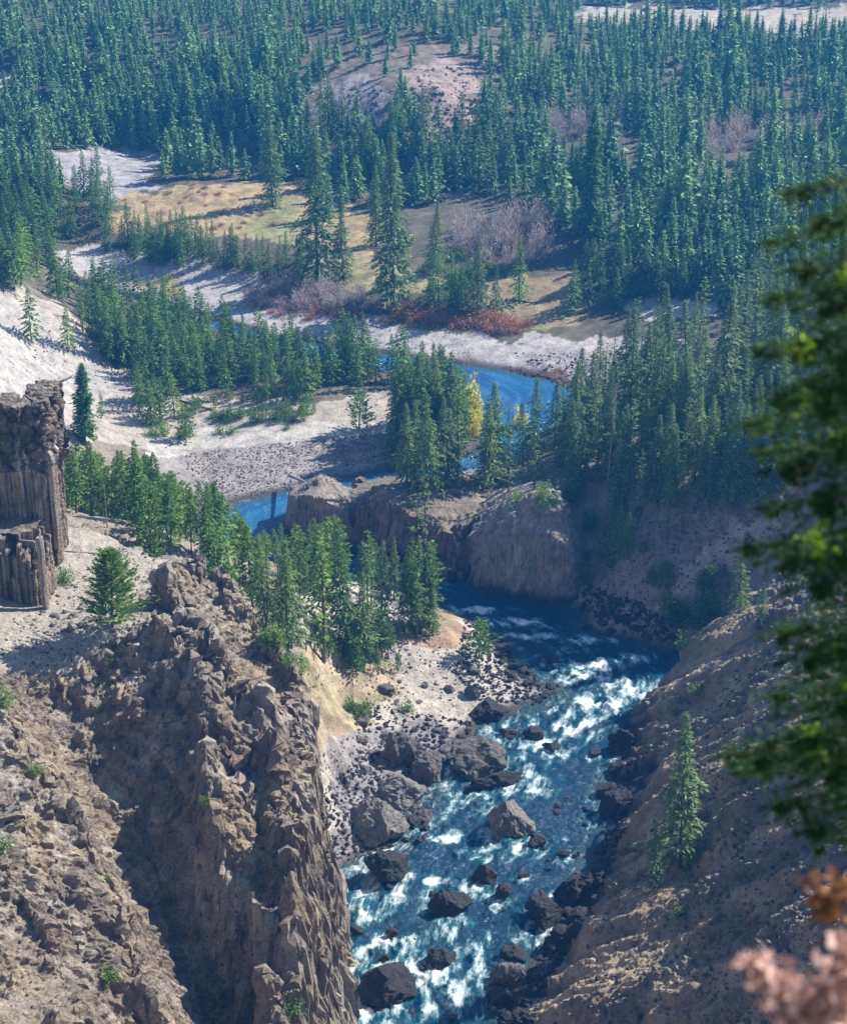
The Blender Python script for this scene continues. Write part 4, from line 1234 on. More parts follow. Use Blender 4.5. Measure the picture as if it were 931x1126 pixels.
def bush_geo(seed, n=420, size=0.12, wid=0.12, flat=0.8, twiggy=False):
    g = np.random.default_rng(seed)
    d = g.normal(size=(n, 3)); d[:, 2] = np.abs(d[:, 2]); d /= np.linalg.norm(d, axis=1)[:, None]
    r = g.random(n) ** 0.45 * (1 + 0.25 * np.sin(d[:, 0] * 5 + seed) + 0.2 * np.sin(d[:, 1] * 7))
    P = d * r[:, None] * np.array([0.5, 0.5, flat])
    D = d * 0.7 + g.normal(size=(n, 3)) * 0.5 + np.array([0, 0, 0.6 if twiggy else 0.2]); D /= np.linalg.norm(D, axis=1)[:, None]
    return sprays(P - D * size * 0.5, D, np.full(n, size), np.full(n, size * wid), g, 0.0)


def stems_geo(seed, n=7, h=0.7):
    g = np.random.default_rng(seed); V = []; Fq = []
    for i in range(n):
        a = g.uniform(0, 6.28); tp = np.array([math.cos(a) * g.uniform(.1, .35), math.sin(a) * g.uniform(.1, .35), h * g.uniform(.7, 1)])
        o = len(V)
        for j in range(4): V.append((0.02 * math.cos(j * 1.57) , 0.02 * math.sin(j * 1.57), -0.03))
        for j in range(4): V.append((tp[0] + 0.006 * math.cos(j * 1.57), tp[1] + 0.006 * math.sin(j * 1.57), tp[2]))
        for j in range(4): Fq.append((o + j, o + (j + 1) % 4, o + 4 + (j + 1) % 4, o + 4 + j))
    return np.array(V), np.array(Fq)


BUSH = {}
for key, m, n, s, wd, fl, tw in (('mauve', M_TWIG, 900, 0.16, 0.055, 0.85, True), ('red', M_RED, 420, 0.15, 0.10, 0.6, True), ('green', M_NEEDP, 420, 0.13, 0.2, 0.8, False), ('yellow', M_YEL, 620, 0.11, 0.40, 1.0, False), ('juniper', M_NEED, 380, 0.14, 0.2, 0.7, False)):
    for i in range(3):
        V, Fq, lv = bush_geo(i * 7 + len(BUSH), n, s, wd, fl, tw)
        mc = mesh_np("foliage", V, Fq, False, {'lv': lv}); mc.materials.append(m)
        sv, sf = stems_geo(i, 8, 0.6 * fl); ms = mesh_np("stems", sv, sf); ms.materials.append(M_BARK)
        BUSH.setdefault(key, []).append((mc, ms))


def put_tree(key, p, h, name, label, cat, group=None, lean=(0, 0), g=None, widen=1.0, idx=None):
    g = g or RNG
    mc, mt = PROTO[key][int(g.integers(len(PROTO[key]))) if idx is None else idx]
    r = empty(name, p, g.uniform(0, 6.28))
    r.rotation_euler = (lean[0] + g.normal() * 0.028, lean[1] + g.normal() * 0.028, r.rotation_euler.z)
    if group: widen *= g.uniform(0.82, 1.3)
    r.scale = (h * widen, h * widen, h)
    tag(r, label, cat, group)
    link("trunk", mt, parent=r); link("crown", mc, parent=r)
    return r


def put_bush(key, p, w_, name, label, cat, group=None, tall=1.0, g=None):
    g = g or RNG
    mc, ms = BUSH[key][int(g.integers(3))]
    r = empty(name, p, g.uniform(0, 6.28)); r.scale = (w_, w_, w_ * tall)
    tag(r, label, cat, group)
    link("stems", ms, parent=r); link("foliage", mc, parent=r)
    return r


def hpx(p, px):
    """height in metres of something standing at p that measures px in the photograph"""
    return px * px_scale(p) / math.cos(math.atan2(CAMH - p[2], math.hypot(p[0], p[1])))


# ---- singled out trees: u, v of the foot, height px, prototype, label
HERO = [
    (124, 690, 84, 'hero', "pine_tree", "bushy bright green pine standing alone on the bare ledge below the columns", "pine tree"),
    (93, 484, 84, 'spire', "fir_tree", "tall narrow dark spire fir rising from the pale slope behind the columns", "fir tree"),
    (526, 724, 42, 'young', "pine_tree", "small dense cone shaped pine alone at the stony river point", "pine tree"),
    (395, 472, 42, 'young', "pine_tree", "plump dark green young pine alone at the edge of the gravel bar", "pine tree"),
    (204, 484, 38, 'young', "pine_tree", "olive green round topped pine on the gravel edge beside low bushes", "pine tree"),
    (35, 376, 60, 'pine_mid', "pine_tree", "lone pine on the white slope left of the spit stand", "pine tree"),
    (76, 387, 50, 'pine_mid', "pine_tree", "pine with a leaning trunk on the pale slope above the spit", "pine tree"),
    (112, 460, 28, 'pine_mid', "pine_tree", "small thin pine on the white slope beside the narrow spire fir", "pine tree"),
    (300, 226, 102, 'fir_mid', "fir_tree", "tall fir standing alone on the golden meadow", "fir tree"),
    (350, 308, 160, 'fir_mid', "fir_tree", "very tall broad fir at the edge of the golden meadow", "fir tree"),
    (377, 306, 82, 'fir_mid', "fir_tree", "shorter dark fir close beside the very tall broad one on the meadow", "fir tree"),
    (432, 338, 184, 'fir_mid', "fir_tree", "tallest fir, rising from the mauve willows by the dry channel", "fir tree"),
    (413, 270, 88, 'fir_mid', "fir_tree", "dark fir standing behind the tallest one", "fir tree"),
    (477, 300, 78, 'fir_mid', "fir_tree", "slim fir between the tallest one and the russet shrubs", "fir tree"),
    (645, 270, 150, 'spire', "fir_tree", "very tall narrow fir towering over the hillside between mauve aspens", "fir tree"),
    (571, 330, 70, 'fir_mid', "fir_tree", "rounded fir standing in open brown grass above the river bank", "fir tree"),
    (525, 345, 78, 'fir_mid', "fir_tree", "broad triangular fir at the edge of the russet shrubs", "fir tree"),
    (508, 346, 55, 'fir_mid', "fir_tree", "short fir pressed against the broad triangular one", "fir tree"),
    (545, 343, 50, 'fir_mid', "fir_tree", "short dark fir on the river side of the broad triangular one", "fir tree"),
    (745, 955, 165, 'fir_near', "fir_tree", "large shaded fir rooted on the slope of loose rock", "fir tree"),
    (718, 978, 72, 'fir_near', "fir_tree", "thin dark fir beside the large shaded one on the slope", "fir tree"),
    (812, 672, 70, 'fir_near', "fir_tree", "pale sunlit fir on the crest of the near spur", "fir tree"),
    (835, 690, 48, 'fir_near', "fir_tree", "short fir next to the pale sunlit one on the crest", "fir tree"),
    (748, 716, 24, 'young', "pine_tree", "tiny sunlit pine at the tip of the near spur", "pine tree"),
    (462, 600, 120, 'sparse', "pine_tree", "sparse mossy looking pine leaning before the narrow channel", "pine tree"),
    (53, 195, 80, 'sparse', "pine_tree", "pale half dead pine standing over the wooded rise", "pine tree"),
    (378, 408, 76, 'sparse', "pine_tree", "dark ragged pine rising above the clump beside the blue water", "pine tree"),
    (400, 412, 70, 'sparse', "pine_tree", "ragged flat topped pine next to the darkest one by the blue water", "pine tree"),
    (260, 312, 32, 'dead', "dead_tree", "black snag standing on the pale dry channel", "dead tree"),
    (115, 560, 56, 'dead', "dead_tree", "rust brown dead pine among green ones behind the massif", "dead tree"),
    (667, 540, 120, 'dead', "dead_tree", "bare grey dead trunk among the firs of the bench", "dead tree"),
    (548, 520, 85, 'dead', "dead_tree", "bare leaning snag between the river and the bench firs", "dead tree"),
    (693, 470, 130, 'fir_near', "fir_tree", "tall ragged fir with a broad dark top above the upper pool", "fir tree"),
    (790, 480, 165, 'fir_near', "fir_tree", "tallest dark fir on the bench", "fir tree"),
    (752, 470, 135, 'fir_near', "fir_tree", "tall dark fir beside the tallest one on the bench", "fir tree"),
    (895, 60, 72, 'sparse', "pine_tree", "flat topped pine on the skyline meadow beside a thin one", "pine tree"),
    (906, 40, 60, 'sparse', "pine_tree", "thin tall pine rising from the far pale meadow", "pine tree"),
    (718, 28, 26, 'dead', "dead_tree", "thin dark snag on the far pale meadow", "dead tree"),
]
FRONT = set()
gH = np.random.default_rng(5)
for i, (u, v, px, key, nm, lab, cat) in enumerate(HERO):
    p = hit(u, v)
    if u == 462: p = Vector(aty(466, 690, 320)); p.z = drop(p.x, p.y); px = 165
    if u == 115: p = Vector(aty(118, 575, 285)); p.z = drop(p.x, p.y)
    h = hpx(p, px)
    if key == 'fir_mid' and px >= 76: key = 'fir_big'
    put_tree(key, p, h, nm, lab, cat, None, g=gH, lean=(0, 0), widen=(1.8 if u < 200 else 1.2) if key == 'spire' else 1.0)

# ---- stands
SIZEW = ["short", "tall"]
STANDS = [
    # outline of the feet, count, min gap px, height px near/far edge, prototypes, name, phrase, group
    ([(55, 322), (130, 328), (200, 358), (280, 385), (352, 412), (348, 442), (290, 442), (200, 432), (150, 420), (112, 395), (85, 352)], 150, 5.0, (34, 60), ('pine_mid', 'pine_mid', 'fir_mid'), 'pine_tree', "green pine in the dense stand on the sandy spit", "pines of the spit stand"),
    ([(135, 440), (190, 430), (200, 462), (150, 470)], 9, 9, (40, 50), ('pine_mid',), 'pine_tree', "green pine in the small clump below the white slope", "pines below the white slope"),
    ([(352, 405), (455, 404), (450, 428), (365, 430)], 22, 7, (45, 68), ('fir_mid', 'pine_mid'), 'fir_tree', "conifer in the clump where the spit meets the blue water", "conifers at the end of the spit"),  # clump read as pines, sown with mixed fir and pine crowns
    ([(436, 470), (520, 455), (540, 500), (545, 545), (500, 548), (440, 535)], 40, 7, (72, 105), ('fir_near', 'pine_near'), 'fir_tree', "fir in the stand between the gravel bar and the narrow channel", "firs beside the gravel bar"),
    ([(0, 215), (110, 215), (128, 235), (120, 262), (60, 262), (0, 258)], 40, 7, (38, 55), ('fir_mid',), 'conifer_tree', "conifer on the wooded rise beyond the dry channel", "conifers on the wooded rise"),  # species not settled; read as pines, built from fir crowns
    ([(0, 262), (60, 268), (60, 300), (0, 330)], 20, 7, (48, 62), ('pine_mid', 'fir_mid'), 'pine_tree', "pine on the bank above the white slope", "pines above the white slope"),
    ([(105, 272), (180, 262), (260, 285), (335, 292), (335, 308), (280, 306), (200, 296), (110, 284)], 46, 6, (30, 46), ('fir_mid',), 'conifer_tree', "small conifer in the row lining the pale dry channel", "conifers lining the dry channel"),  # row of conifers read as pines, same fir crowns
    ([(535, 505), (535, 536), (560, 545), (596, 545), (650, 560), (700, 588), (720, 600), (800, 560), (880, 522), (950, 490), (950, 350), (850, 335), (790, 370), (700, 420), (652, 452), (604, 495), (570, 515)], 190, 8.5, (62, 112), ('fir_near', 'fir_near', 'sparse'), 'fir_tree', "fir in the dense wood on the bench above the bluff", "firs of the bench wood"),
    ([(640, 300), (720, 310), (760, 330), (640, 345), (612, 350)], 26, 7, (38, 58), ('fir_hill', 'fir_mid'), 'fir_tree', "fir at the foot of the hill beside the brown clearing", "firs at the foot of the hill"),
    ([(470, 320), (520, 330), (500, 346), (470, 346)], 9, 6, (35, 50), ('fir_mid',), 'fir_tree', "fir beside the russet shrubs on the river bank", "firs beside the russet shrubs"),
    ([(660, 590), (700, 590), (705, 625), (670, 622)], 6, 9, (40, 60), ('fir_near',), 'fir_tree', "sunlit fir growing alone low on the scree slope", "firs low on the scree"),
    ([(690, 660), (720, 640), (830, 655), (800, 690), (760, 700)], 9, 9, (20, 34), ('young',), 'young_pine', "small shaded pine in the gully behind the near spur", "pines in the gully"),
    ([(330, 700), (440, 715), (440, 742), (400, 750), (345, 735)], 14, 8, (22, 50), ('pine_near', 'young'), 'pine_tree', "small pine above the yellow cut bank", "pines above the yellow bank"),
    ([(440, 690), (470, 680), (478, 700), (440, 706)], 8, 6, (60, 95), ('pine_near', 'fir_near'), 'pine_tree', "dense green pine at the edge of the orange mound", "pines by the orange mound"),
    ([(200, 450), (240, 440), (345, 440), (345, 462), (240, 470)], 22, 7, (10, 20), ('young',), 'young_pine', "tiny pine seedling on the sand in front of the spit stand", "pine seedlings on the sand"),
    ([(340, 120), (420, 150), (500, 160), (560, 150), (560, 210), (440, 215), (340, 190)], 34, 8, (45, 75), ('fir_hill', 'fir_mid'), 'fir_tree', "fir on the gullied slope below the rocky outcrops", "firs below the outcrops"),
]
n_ind = {'pine_tree': 0, 'fir_tree': 0}
for si, (poly, n, gap, (h0, h1), keys, nm, phrase, grp) in enumerate(STANDS):
    g = np.random.default_rng(300 + si)
    pts = []; tries = 0
    vs_ = [q[1] for q in poly]; us_ = [q[0] for q in poly]
    while len(pts) < n and tries < n * 30:
        tries += 1
        u, v = rand_in(poly, g)
        if abs(u - 519) < 17 and 440 < v < 560: continue
        if any((u - a) ** 2 + ((v - b) * 1.6) ** 2 < gap * gap for a, b in pts): continue
        pts.append((u, v))
    hs = [g.uniform(h0, h1) for _ in pts]
    um = (min(us_) + max(us_)) / 2; hm = (h0 + h1) / 2
    for (u, v), px in zip(pts, hs):
        p = hit(u, v)
        if p is None or p.z < 0.25: continue
        h = hpx(p, px)
        key = keys[int(g.integers(len(keys)))]
        put_tree(key, p, h, nm, (SIZEW[px > hm] + " " + phrase), nm.replace('_', ' '), (SIZEW[px > hm] + " " + grp), g=g)
        n_ind[nm] = n_ind.get(nm, 0) + 1

# back slope behind the massif (feet hidden by the crest): sown by ground position
g = np.random.default_rng(41)
pts = []
tries = 0
while len(pts) < 108 and tries < 9000:
    tries += 1
    u = g.uniform(60, 470); y = g.uniform(268, 350)
    x = (u - 465.5) / F * math.hypot(y, 165) * 1.0
    z = drop(x, y); uu, vv = proj(x, y, z)
    if z < 3.0: continue
    if vv > 745 or vv < 545: continue
    if uu > 385 and vv < 640: continue
    if uu > 300 and vv > 735: continue
    if uu > 445 and vv > 700: continue
    if vv > 560 + max(0, 200 - uu) * 0.0 + (uu - 60) * 0.62 + 30: continue
    if any((x - a) ** 2 + (y - b) ** 2 < 4.8 for a, b in pts): continue
    pts.append((x, y))
    px = g.uniform(88, 150) if uu > 290 else g.uniform(70, 118) if uu > 150 else g.uniform(60, 95)
    key = ('pine_near', 'sparse', 'fir_near', 'sparse')[int(g.integers(4))] if uu > 290 else ('pine_near', 'pine_mid', 'pine_near')[int(g.integers(3))]
    p = Vector((x, y, z))
    lim = float(np.interp(uu, [60, 120, 150, 180, 210, 245, 275, 330, 360, 400, 470], [455, 462, 478, 505, 530, 528, 578, 572, 560, 585, 590]))
    px = min(px, vv - lim - g.uniform(0, 14))
    if px < 34: continue
    h = hpx(p, px)
    part_ = "behind the massif" if uu < 210 else ("on the slope over the narrow channel" if uu < 330 else "between the massif and the beach")
    put_tree(key, p, h, 'pine_tree', "%s pine %s, in the wood on the back slope" % ("tall" if px > 94 else "short", part_), "pine tree", "pines of the back slope %s" % part_, g=g)
    n_ind['pine_tree'] += 1

# ---- hillside forest
CLEAR = [[(112, 205), (150, 195), (250, 205), (330, 200), (345, 250), (335, 300), (250, 280), (115, 262)], [(340, 92), (400, 78), (428, 96), (425, 142), (365, 155), (342, 130)], [(440, 82), (480, 58), (535, 72), (535, 150), (470, 165), (442, 120)],
         [(640, 6), (720, 9), (960, 9), (960, 36), (720, 30), (640, 20)], [(50, 165), (190, 165), (170, 205), (110, 225), (60, 205)], [(-20, 80), (20, 80), (20, 96), (-20, 98)],
         [(340, 265), (430, 250), (520, 215), (590, 230), (610, 270), (640, 300), (625, 355), (430, 350), (340, 310)], [(600, 135), (660, 135), (650, 185), (605, 190)], [(665, 145), (715, 150), (705, 205), (670, 200)], [(775, 155), (840, 140), (835, 180), (780, 190)], [(860, 135), (905, 130), (905, 160), (862, 165)], [(300, 190), (345, 200), (345, 240), (300, 235)],
         [(695, 330), (770, 330), (760, 348), (700, 350)]]
HILL = [(-70, 215), (-70, -45), (1000, -45), (1000, 345), (860, 345), (800, 335), (700, 300), (600, 240), (520, 215), (340, 245), (330, 200), (200, 196), (110, 210)]
g = np.random.default_rng(88)
us = g.uniform(-70, 1000, 26000); vs = g.uniform(-45, 345, 26000)
ok = inpoly(us, vs, HILL)
for c in CLEAR: ok &= ~inpoly(us, vs, c)
us, vs = us[ok], vs[ok]
cell = {}
sel = []
for u, v in zip(us, vs):
    f = np.clip(v / 300.0, 0, 1)
    gap = 7.4 + 6.6 * f
    ci = (int(u // 14), int(v // 9)); bad = False
    for a in (-1, 0, 1):
        for b in (-1, 0, 1):
            for (uu, vv) in cell.get((ci[0] + a, ci[1] + b), ()):
                if (u - uu) ** 2 + ((v - vv) * 1.7) ** 2 < gap * gap: bad = True
    if bad: continue
    cell.setdefault(ci, []).append((u, v)); sel.append((u, v))
T = []
patch = fbm(np.array([s[0] for s in sel]) / 60.0, np.array([s[1] for s in sel]) / 30.0, np.zeros(len(sel)), 1.0, 3)
for (u, v), pn in zip(sel, patch):
    f = np.clip(v / 300.0, 0, 1)
    if pn < -0.28 and g.random() < 0.78: continue
    p = hit(u, v)
    if p is None: continue
    if 330 < u < 565 and 50 < v < 215 and g.random() < 0.5: continue
    px = (24 + 24 * f) * g.uniform(0.7, 1.25) * (1 + 0.18 * pn)
    if g.random() < 0.13: px *= 1.65
    if v < 40 and u > 640 and v > 25: px *= 0.8
    T.append((px, p, u, v))
T.sort(key=lambda t: -t[0])
room = max(0, 285 - n_ind['fir_tree'])
indiv, rest = T[:room], T[room:]
for px, p, u, v in indiv:
    side = "left" if u < 330 else ("middle" if u < 600 else "right")
    where = {"left": "above the golden meadow", "middle": "around the rocky outcrops", "right": "among the mauve aspens"}[side]
    put_tree('fir_hill', p, hpx(p, px), 'fir_tree', "tall fir standing out of the hillside forest %s" % where, "fir tree", "tall hillside firs %s" % where, g=g)
far = []
for i in range(7):
    V, Fq, lv = conifer(200 + i, 'fir', 84, 5, 0.075, 0.30, 0.04, 0.21 + 0.03 * (i % 3), 0.7)
    far.append((V, Fq, lv))
VV = []; FF = []; LV = []; TR = []; off = 0
# solid dark cone added inside each far crown to block light through it
def shade_cone(seed, rm):
    g = np.random.default_rng(seed); k = 7; n = 7; V = []; Fq = []
    for i in range(n + 1):
        t = i / n; r = rm * ((1 - t) ** 0.95) * (1.0 if i % 2 else 0.72) * (0.4 if i == 0 else 1)
        for j in range(k): V.append((r * math.cos(j * 6.283 / k + i) * g.uniform(.8, 1.2), r * math.sin(j * 6.283 / k + i) * g.uniform(.8, 1.2), 0.06 + 0.92 * t))
    for i in range(n):
        for j in range(k):
            a = i * k + j; b = i * k + (j + 1) % k; Fq.append((a, b, b + k, a + k))
    return np.array(V), np.array(Fq), np.full(len(V), 0.25)
far2 = []
for i, (V, Fq, lv) in enumerate(far):
    hv, hf, hl = shade_cone(i, 0.10 + 0.015 * (i % 3))
    far2.append((np.concatenate([V, hv]), np.concatenate([Fq, hf + len(V)]), np.concatenate([lv, hl])))
far = far2
for px, p, u, v in rest:
    V, Fq, lv = far[int(g.integers(7))]
    h = hpx(p, px); a = g.uniform(0, 6.28); ca, sa = math.cos(a), math.sin(a); wd = g.uniform(0.9, 1.3)
    Q = np.stack([(V[:, 0] * ca - V[:, 1] * sa) * wd, (V[:, 0] * sa + V[:, 1] * ca) * wd, V[:, 2]], -1) * h + np.array(p[:])
    VV.append(Q); FF.append(Fq + off); off += len(V); LV.append(lv); TR.append(np.full(len(V), g.random()))
me = mesh_np("forest", np.concatenate(VV), np.concatenate(FF), False, {'lv': np.concatenate(LV), 'tr': np.concatenate(TR)})
tag(link("forest", me, M_NEEDH), "dense dark conifer forest covering the far hillsides", None, None, "stuff")
print("TREES", n_ind, len(T), len(rest))

# ---- shrubs
def strew(zones, seed):
    for zi, (poly, n, (a, b), key, nm, lab, cat, grp, tall) in enumerate(zones):
        g = np.random.default_rng(seed + zi)
        pts = []
        for t_ in range(n * 20):
            if len(pts) >= n: break
            u, v = rand_in(poly, g)
            if any(abs(u - q[0]) < a * 0.45 and abs(v - q[1]) < a * 0.2 for q in pts): continue
            pts.append((u, v)); p = hit(u, v)
            if p is None or p.z < 0.2: continue
            put_bush(key, p, g.uniform(a, b) * px_scale(p), nm, lab, cat, grp, tall * g.uniform(.8, 1.2), g)

strew([
    ([(262, 335), (300, 318), (400, 325), (420, 345), (330, 342)], 26, (20, 34), 'mauve', 'willow_shrub', "leafless mauve willow in the thicket along the dry channel", "shrub", "willows along the dry channel", 0.8),
    ([(500, 250), (600, 240), (615, 290), (500, 290)], 20, (24, 38), 'mauve', 'willow_shrub', "leafless mauve shrub behind the brown clearing", "shrub", "mauve shrubs behind the clearing", 1.0),
    ([(600, 135), (700, 140), (715, 165), (690, 200), (600, 195)], 15, (22, 34), 'mauve', 'aspen_tree', "leafless mauve aspen in the grove halfway up the hillside", "aspen", "aspens halfway up the hillside", 1.1),
    ([(775, 155), (905, 130), (905, 148), (780, 175)], 13, (20, 30), 'mauve', 'aspen_tree', "leafless mauve aspen in the band high on the hill", "aspen", "aspens high on the hill", 1.1),
    ([(435, 338), (500, 345), (590, 358), (560, 368), (440, 352)], 40, (18, 30), 'red', 'russet_shrub', "russet shrub in the strip along the upper river bank", "shrub", "russet shrubs along the upper bank", 0.7),
    ([(270, 330), (340, 342), (430, 352), (430, 358), (300, 348)], 16, (12, 20), 'red', 'russet_shrub', "russet shrub at the foot of the mauve willows", "shrub", "russet shrubs below the willows", 0.7),
    ([(440, 300), (500, 280), (560, 300), (500, 320)], 14, (14, 24), 'juniper', 'low_bush', "low green bush on the grass between the tall firs", "bush", "bushes between the tall firs", 0.8),
    ([(220, 455), (345, 448), (345, 470), (240, 478)], 18, (10, 18), 'green', 'low_bush', "low green bush on the open sand before the spit stand", "bush", "bushes on the open sand", 0.9),
    ([(150, 470), (200, 460), (210, 480), (170, 484)], 6, (12, 20), 'green', 'low_bush', "green bush beside the olive pine on the gravel edge", "bush", "bushes beside the olive pine", 0.8),
    ([(120, 210), (200, 200), (320, 210), (330, 250), (250, 255), (130, 250)], 26, (5, 12), 'red', 'dry_bush', "small dry brown bush on the golden meadow", "bush", "dry bushes on the meadow", 0.6),
    ([(640, 560), (700, 560), (720, 600), (640, 640)], 14, (12, 24), 'juniper', 'low_bush', "dark green bush on the scree behind the bluff", "bush", "bushes behind the bluff", 0.9),
    ([(530, 545), (600, 535), (640, 550), (600, 560)], 8, (12, 24), 'green', 'low_bush', "green bush on top of the rock bluff", "bush", "bushes on the bluff", 0.7),
    ([(280, 690), (330, 690), (335, 745), (300, 720)], 7, (18, 34), 'green', 'low_bush', "bright green bush hanging over the inner spur of the massif", "bush", "bushes over the inner spur", 0.8),
], 1200)
SINGLE = [
    (4, 775, 30, 'green', "low_bush", "bright green bush on the massif at the very edge of the view"),
    (4, 935, 26, 'green', "low_bush", "green bush on the nearest dark spur"), (120, 1078, 26, 'green', "low_bush", "lone green bush low on the spur face"),
    (320, 1112, 30, 'green', "low_bush", "brightest green bush at the bottom of the massif"), (225, 884, 14, 'green', "low_bush", "small green tuft halfway down the middle spur"),
    (40, 850, 18, 'green', "low_bush", "yellow green tuft on the crest of the near spur"), (118, 968, 10, 'green', "low_bush", "tiny tuft on the spur crest beside a shaded face"),
    (228, 990, 12, 'green', "low_bush", "yellowish tuft on the pale rib of the massif"), (122, 733, 14, 'green', "low_bush", "small round bush on the face below the lone pine"),
    (70, 640, 26, 'green', "low_bush", "bush growing beside the free standing pillar"), (20, 590, 14, 'green', "low_bush", "bush on the ledge between the two tiers of columns"),
    (767, 765, 20, 'green', "low_bush", "yellow green bush on the upper part of the near slope"), (742, 785, 14, 'green', "low_bush", "smaller yellow green bush on the near slope by the crest"),
    (720, 752, 12, 'juniper', "low_bush", "dark bush on the crest edge of the near slope"), (748, 1008, 22, 'juniper', "low_bush", "shaded bush below the large fir on the slope"),
    (820, 908, 12, 'green', "low_bush", "tiny bright bush on shaded rock of the near slope"), (398, 786, 26, 'juniper', "low_bush", "dark green bush on the yellow cut bank"),
    (386, 780, 20, 'juniper', "low_bush", "dark green bush next to another on the yellow bank"), (448, 782, 18, 'green', "low_bush", "green bush on the rubble below the bank"),
    (640, 160, 8, 'green', "low_bush", "small green bush among the aspens"), (170, 405, 14, 'juniper', "low_bush", "low bush at the lower edge of the spit stand"),
]
for u, v, w_, key, nm, lab in SINGLE:
    p = hit(u, v)
    if p is not None: put_bush(key, p, w_ * px_scale(p), nm, lab, "bush", None, 0.9, gH)
for u, v, hp_, lab in [(518, 460, 46, "slender bright yellow autumn tree beside the upper pool"), (521, 478, 30, "short golden tree at the foot of the slender yellow one"), (572, 475, 28, "sparse yellow leaved tree leaning over the upper pool")]:
    p = hit(u, v)
    s = hp_ * px_scale(p)
    r = put_bush('yellow', p, s * 0.62, "birch_tree", lab, "birch tree", None, 1.75, gH)

# ---- fallen logs
def log_geo(L, r, g):
    V = []; Fq = []; k = 7; n = 6
    for i in range(n + 1):
        f = i / n; rr = r * (1 - 0.6 * f)
        for j in range(k):
            a = j * 6.283 / k
            V.append((f * L - L / 2, 0.05 * L * math.sin(f * 3) * 0.3 + rr * math.cos(a), rr * math.sin(a) + r * 0.6))
    for i in range(n):
        for j in range(k):
            a = i * k + j; b = i * k + (j + 1) % k; Fq.append((a, b, b + k, a + k))
    for i in range(6):
        f = g.uniform(.3, .95); a = g.uniform(0.3, 2.8); o = len(V); x = f * L - L / 2; w_ = r * 0.25; q = g.uniform(.3, .9) * L * 0.1
        V += [(x - w_, 0, r * 0.6), (x + w_, 0, r * 0.6), (x + q, q * math.cos(a), r + q * math.sin(a)), (x + q * 0.9, q * math.cos(a) + w_, r + q * math.sin(a))]
        Fq.append((o, o + 1, o + 2, o + 3))
    return np.array(V), np.array(Fq)

LOGS = [(45, 427, 87, 411, "long grey log lying on the white slope"), (190, 390, 215, 400, "fallen log inside the edge of the spit stand"), (118, 375, 160, 395, "dark fallen log on the white slope below the stand"), (195, 440, 235, 452, "fallen log on the sand by the seedlings"),
        (310, 520, 355, 542, "dark drift log stranded on the cobble bar"), (500, 545, 545, 528, "bleached log on top of the cliff wall"), (120, 610, 62, 606, "thin fallen log on the ledge under the upper columns"), (528, 520, 505, 548, "leaning fallen trunk among the firs by the cliff"),
        (300, 432, 345, 440, "dark log along the lower edge of the spit stand"), (400, 100, 420, 90, "bleached log on the rocky outcrop"), (430, 100, 480, 92, "fallen tree on the gullied slope"), (560, 330, 592, 334, "grey log lying in the brown clearing")]
for i, (u0, v0, u1, v1, lab) in enumerate(LOGS):
    a = hit(u0, v0); b = hit(u1, v1)
    if a is None or b is None: continue
    d = b - a; L = min(d.length, 22)
    V, Fq = log_geo(L, 0.012 * L + 0.16, gH)
    o = link("fallen_log", mesh_np("fallen_log", V, Fq, True), M_DEAD if i % 2 == 0 else M_BARK, loc=(a + b) / 2)
    o.rotation_euler = d.to_track_quat('X', 'Z').to_euler()
    tag(o, lab, "log")
# ------------------------------------------------------------------ branches close to the viewpoint
M_FORE = mat_leaf("near_fir_needles", (0.035, 0.11, 0.014), (0.007, 0.03, 0.007), 0.35, hue_var=0.1)
M_FORET = mat_leaf("fir_tip_highlights", (0.42, 0.62, 0.06), (0.20, 0.36, 0.03), 0.6, hue_var=0.1)  # sunlit out-of-focus highlights put into a brighter needle colour
M_PINK = mat_leaf("dry_pink_leaves", (0.62, 0.40, 0.35), (0.42, 0.23, 0.19), 0.3, hue_var=0.05)
M_RUST = mat_leaf("rust_leaves", (0.32, 0.14, 0.05), (0.15, 0.06, 0.025), 0.3, hue_var=0.05)


def tube(P0, P1, P2, r0, r1, n=10, k=6):
    V = []; Fq = []
    for i in range(n + 1):
        f = i / n
        c = (1 - f) ** 2 * np.array(P0) + 2 * f * (1 - f) * np.array(P1) + f * f * np.array(P2)
        t_ = 2 * (1 - f) * (np.array(P1) - P0) + 2 * f * (np.array(P2) - P1); t_ /= np.linalg.norm(t_)
        s = np.cross(t_, (0, 0, 1)); s /= np.linalg.norm(s) + 1e-6; q = np.cross(s, t_); r = r0 + (r1 - r0) * f
        for j in range(k):
            a = j * 6.283 / k; V.append(tuple(c + r * (math.cos(a) * s + math.sin(a) * q)))
    for i in range(n):
        for j in range(k):
            a = i * k + j; b = i * k + (j + 1) % k; Fq.append((a, b, b + k, a + k))
    return np.array(V), np.array(Fq)


def bez(P0, P1, P2, f):
    f = f[:, None]
    return (1 - f) ** 2 * P0 + 2 * f * (1 - f) * P1 + f * f * P2


gF = np.random.default_rng(2024)
tx, ty = 3.0, 7.6
tz0 = drop(tx, ty)
root = empty("fir_tree", (tx, ty, tz0))
tag(root, "dark fir with out of focus boughs close to the viewpoint", "fir tree")
V, Fq = tube((0, 0, -0.3), (0.05, 0, 4), (0.1, 0.1, 9.5), 0.17, 0.05, 14, 10)
link("trunk", mesh_np("trunk", V, Fq, True), M_BARK, root)
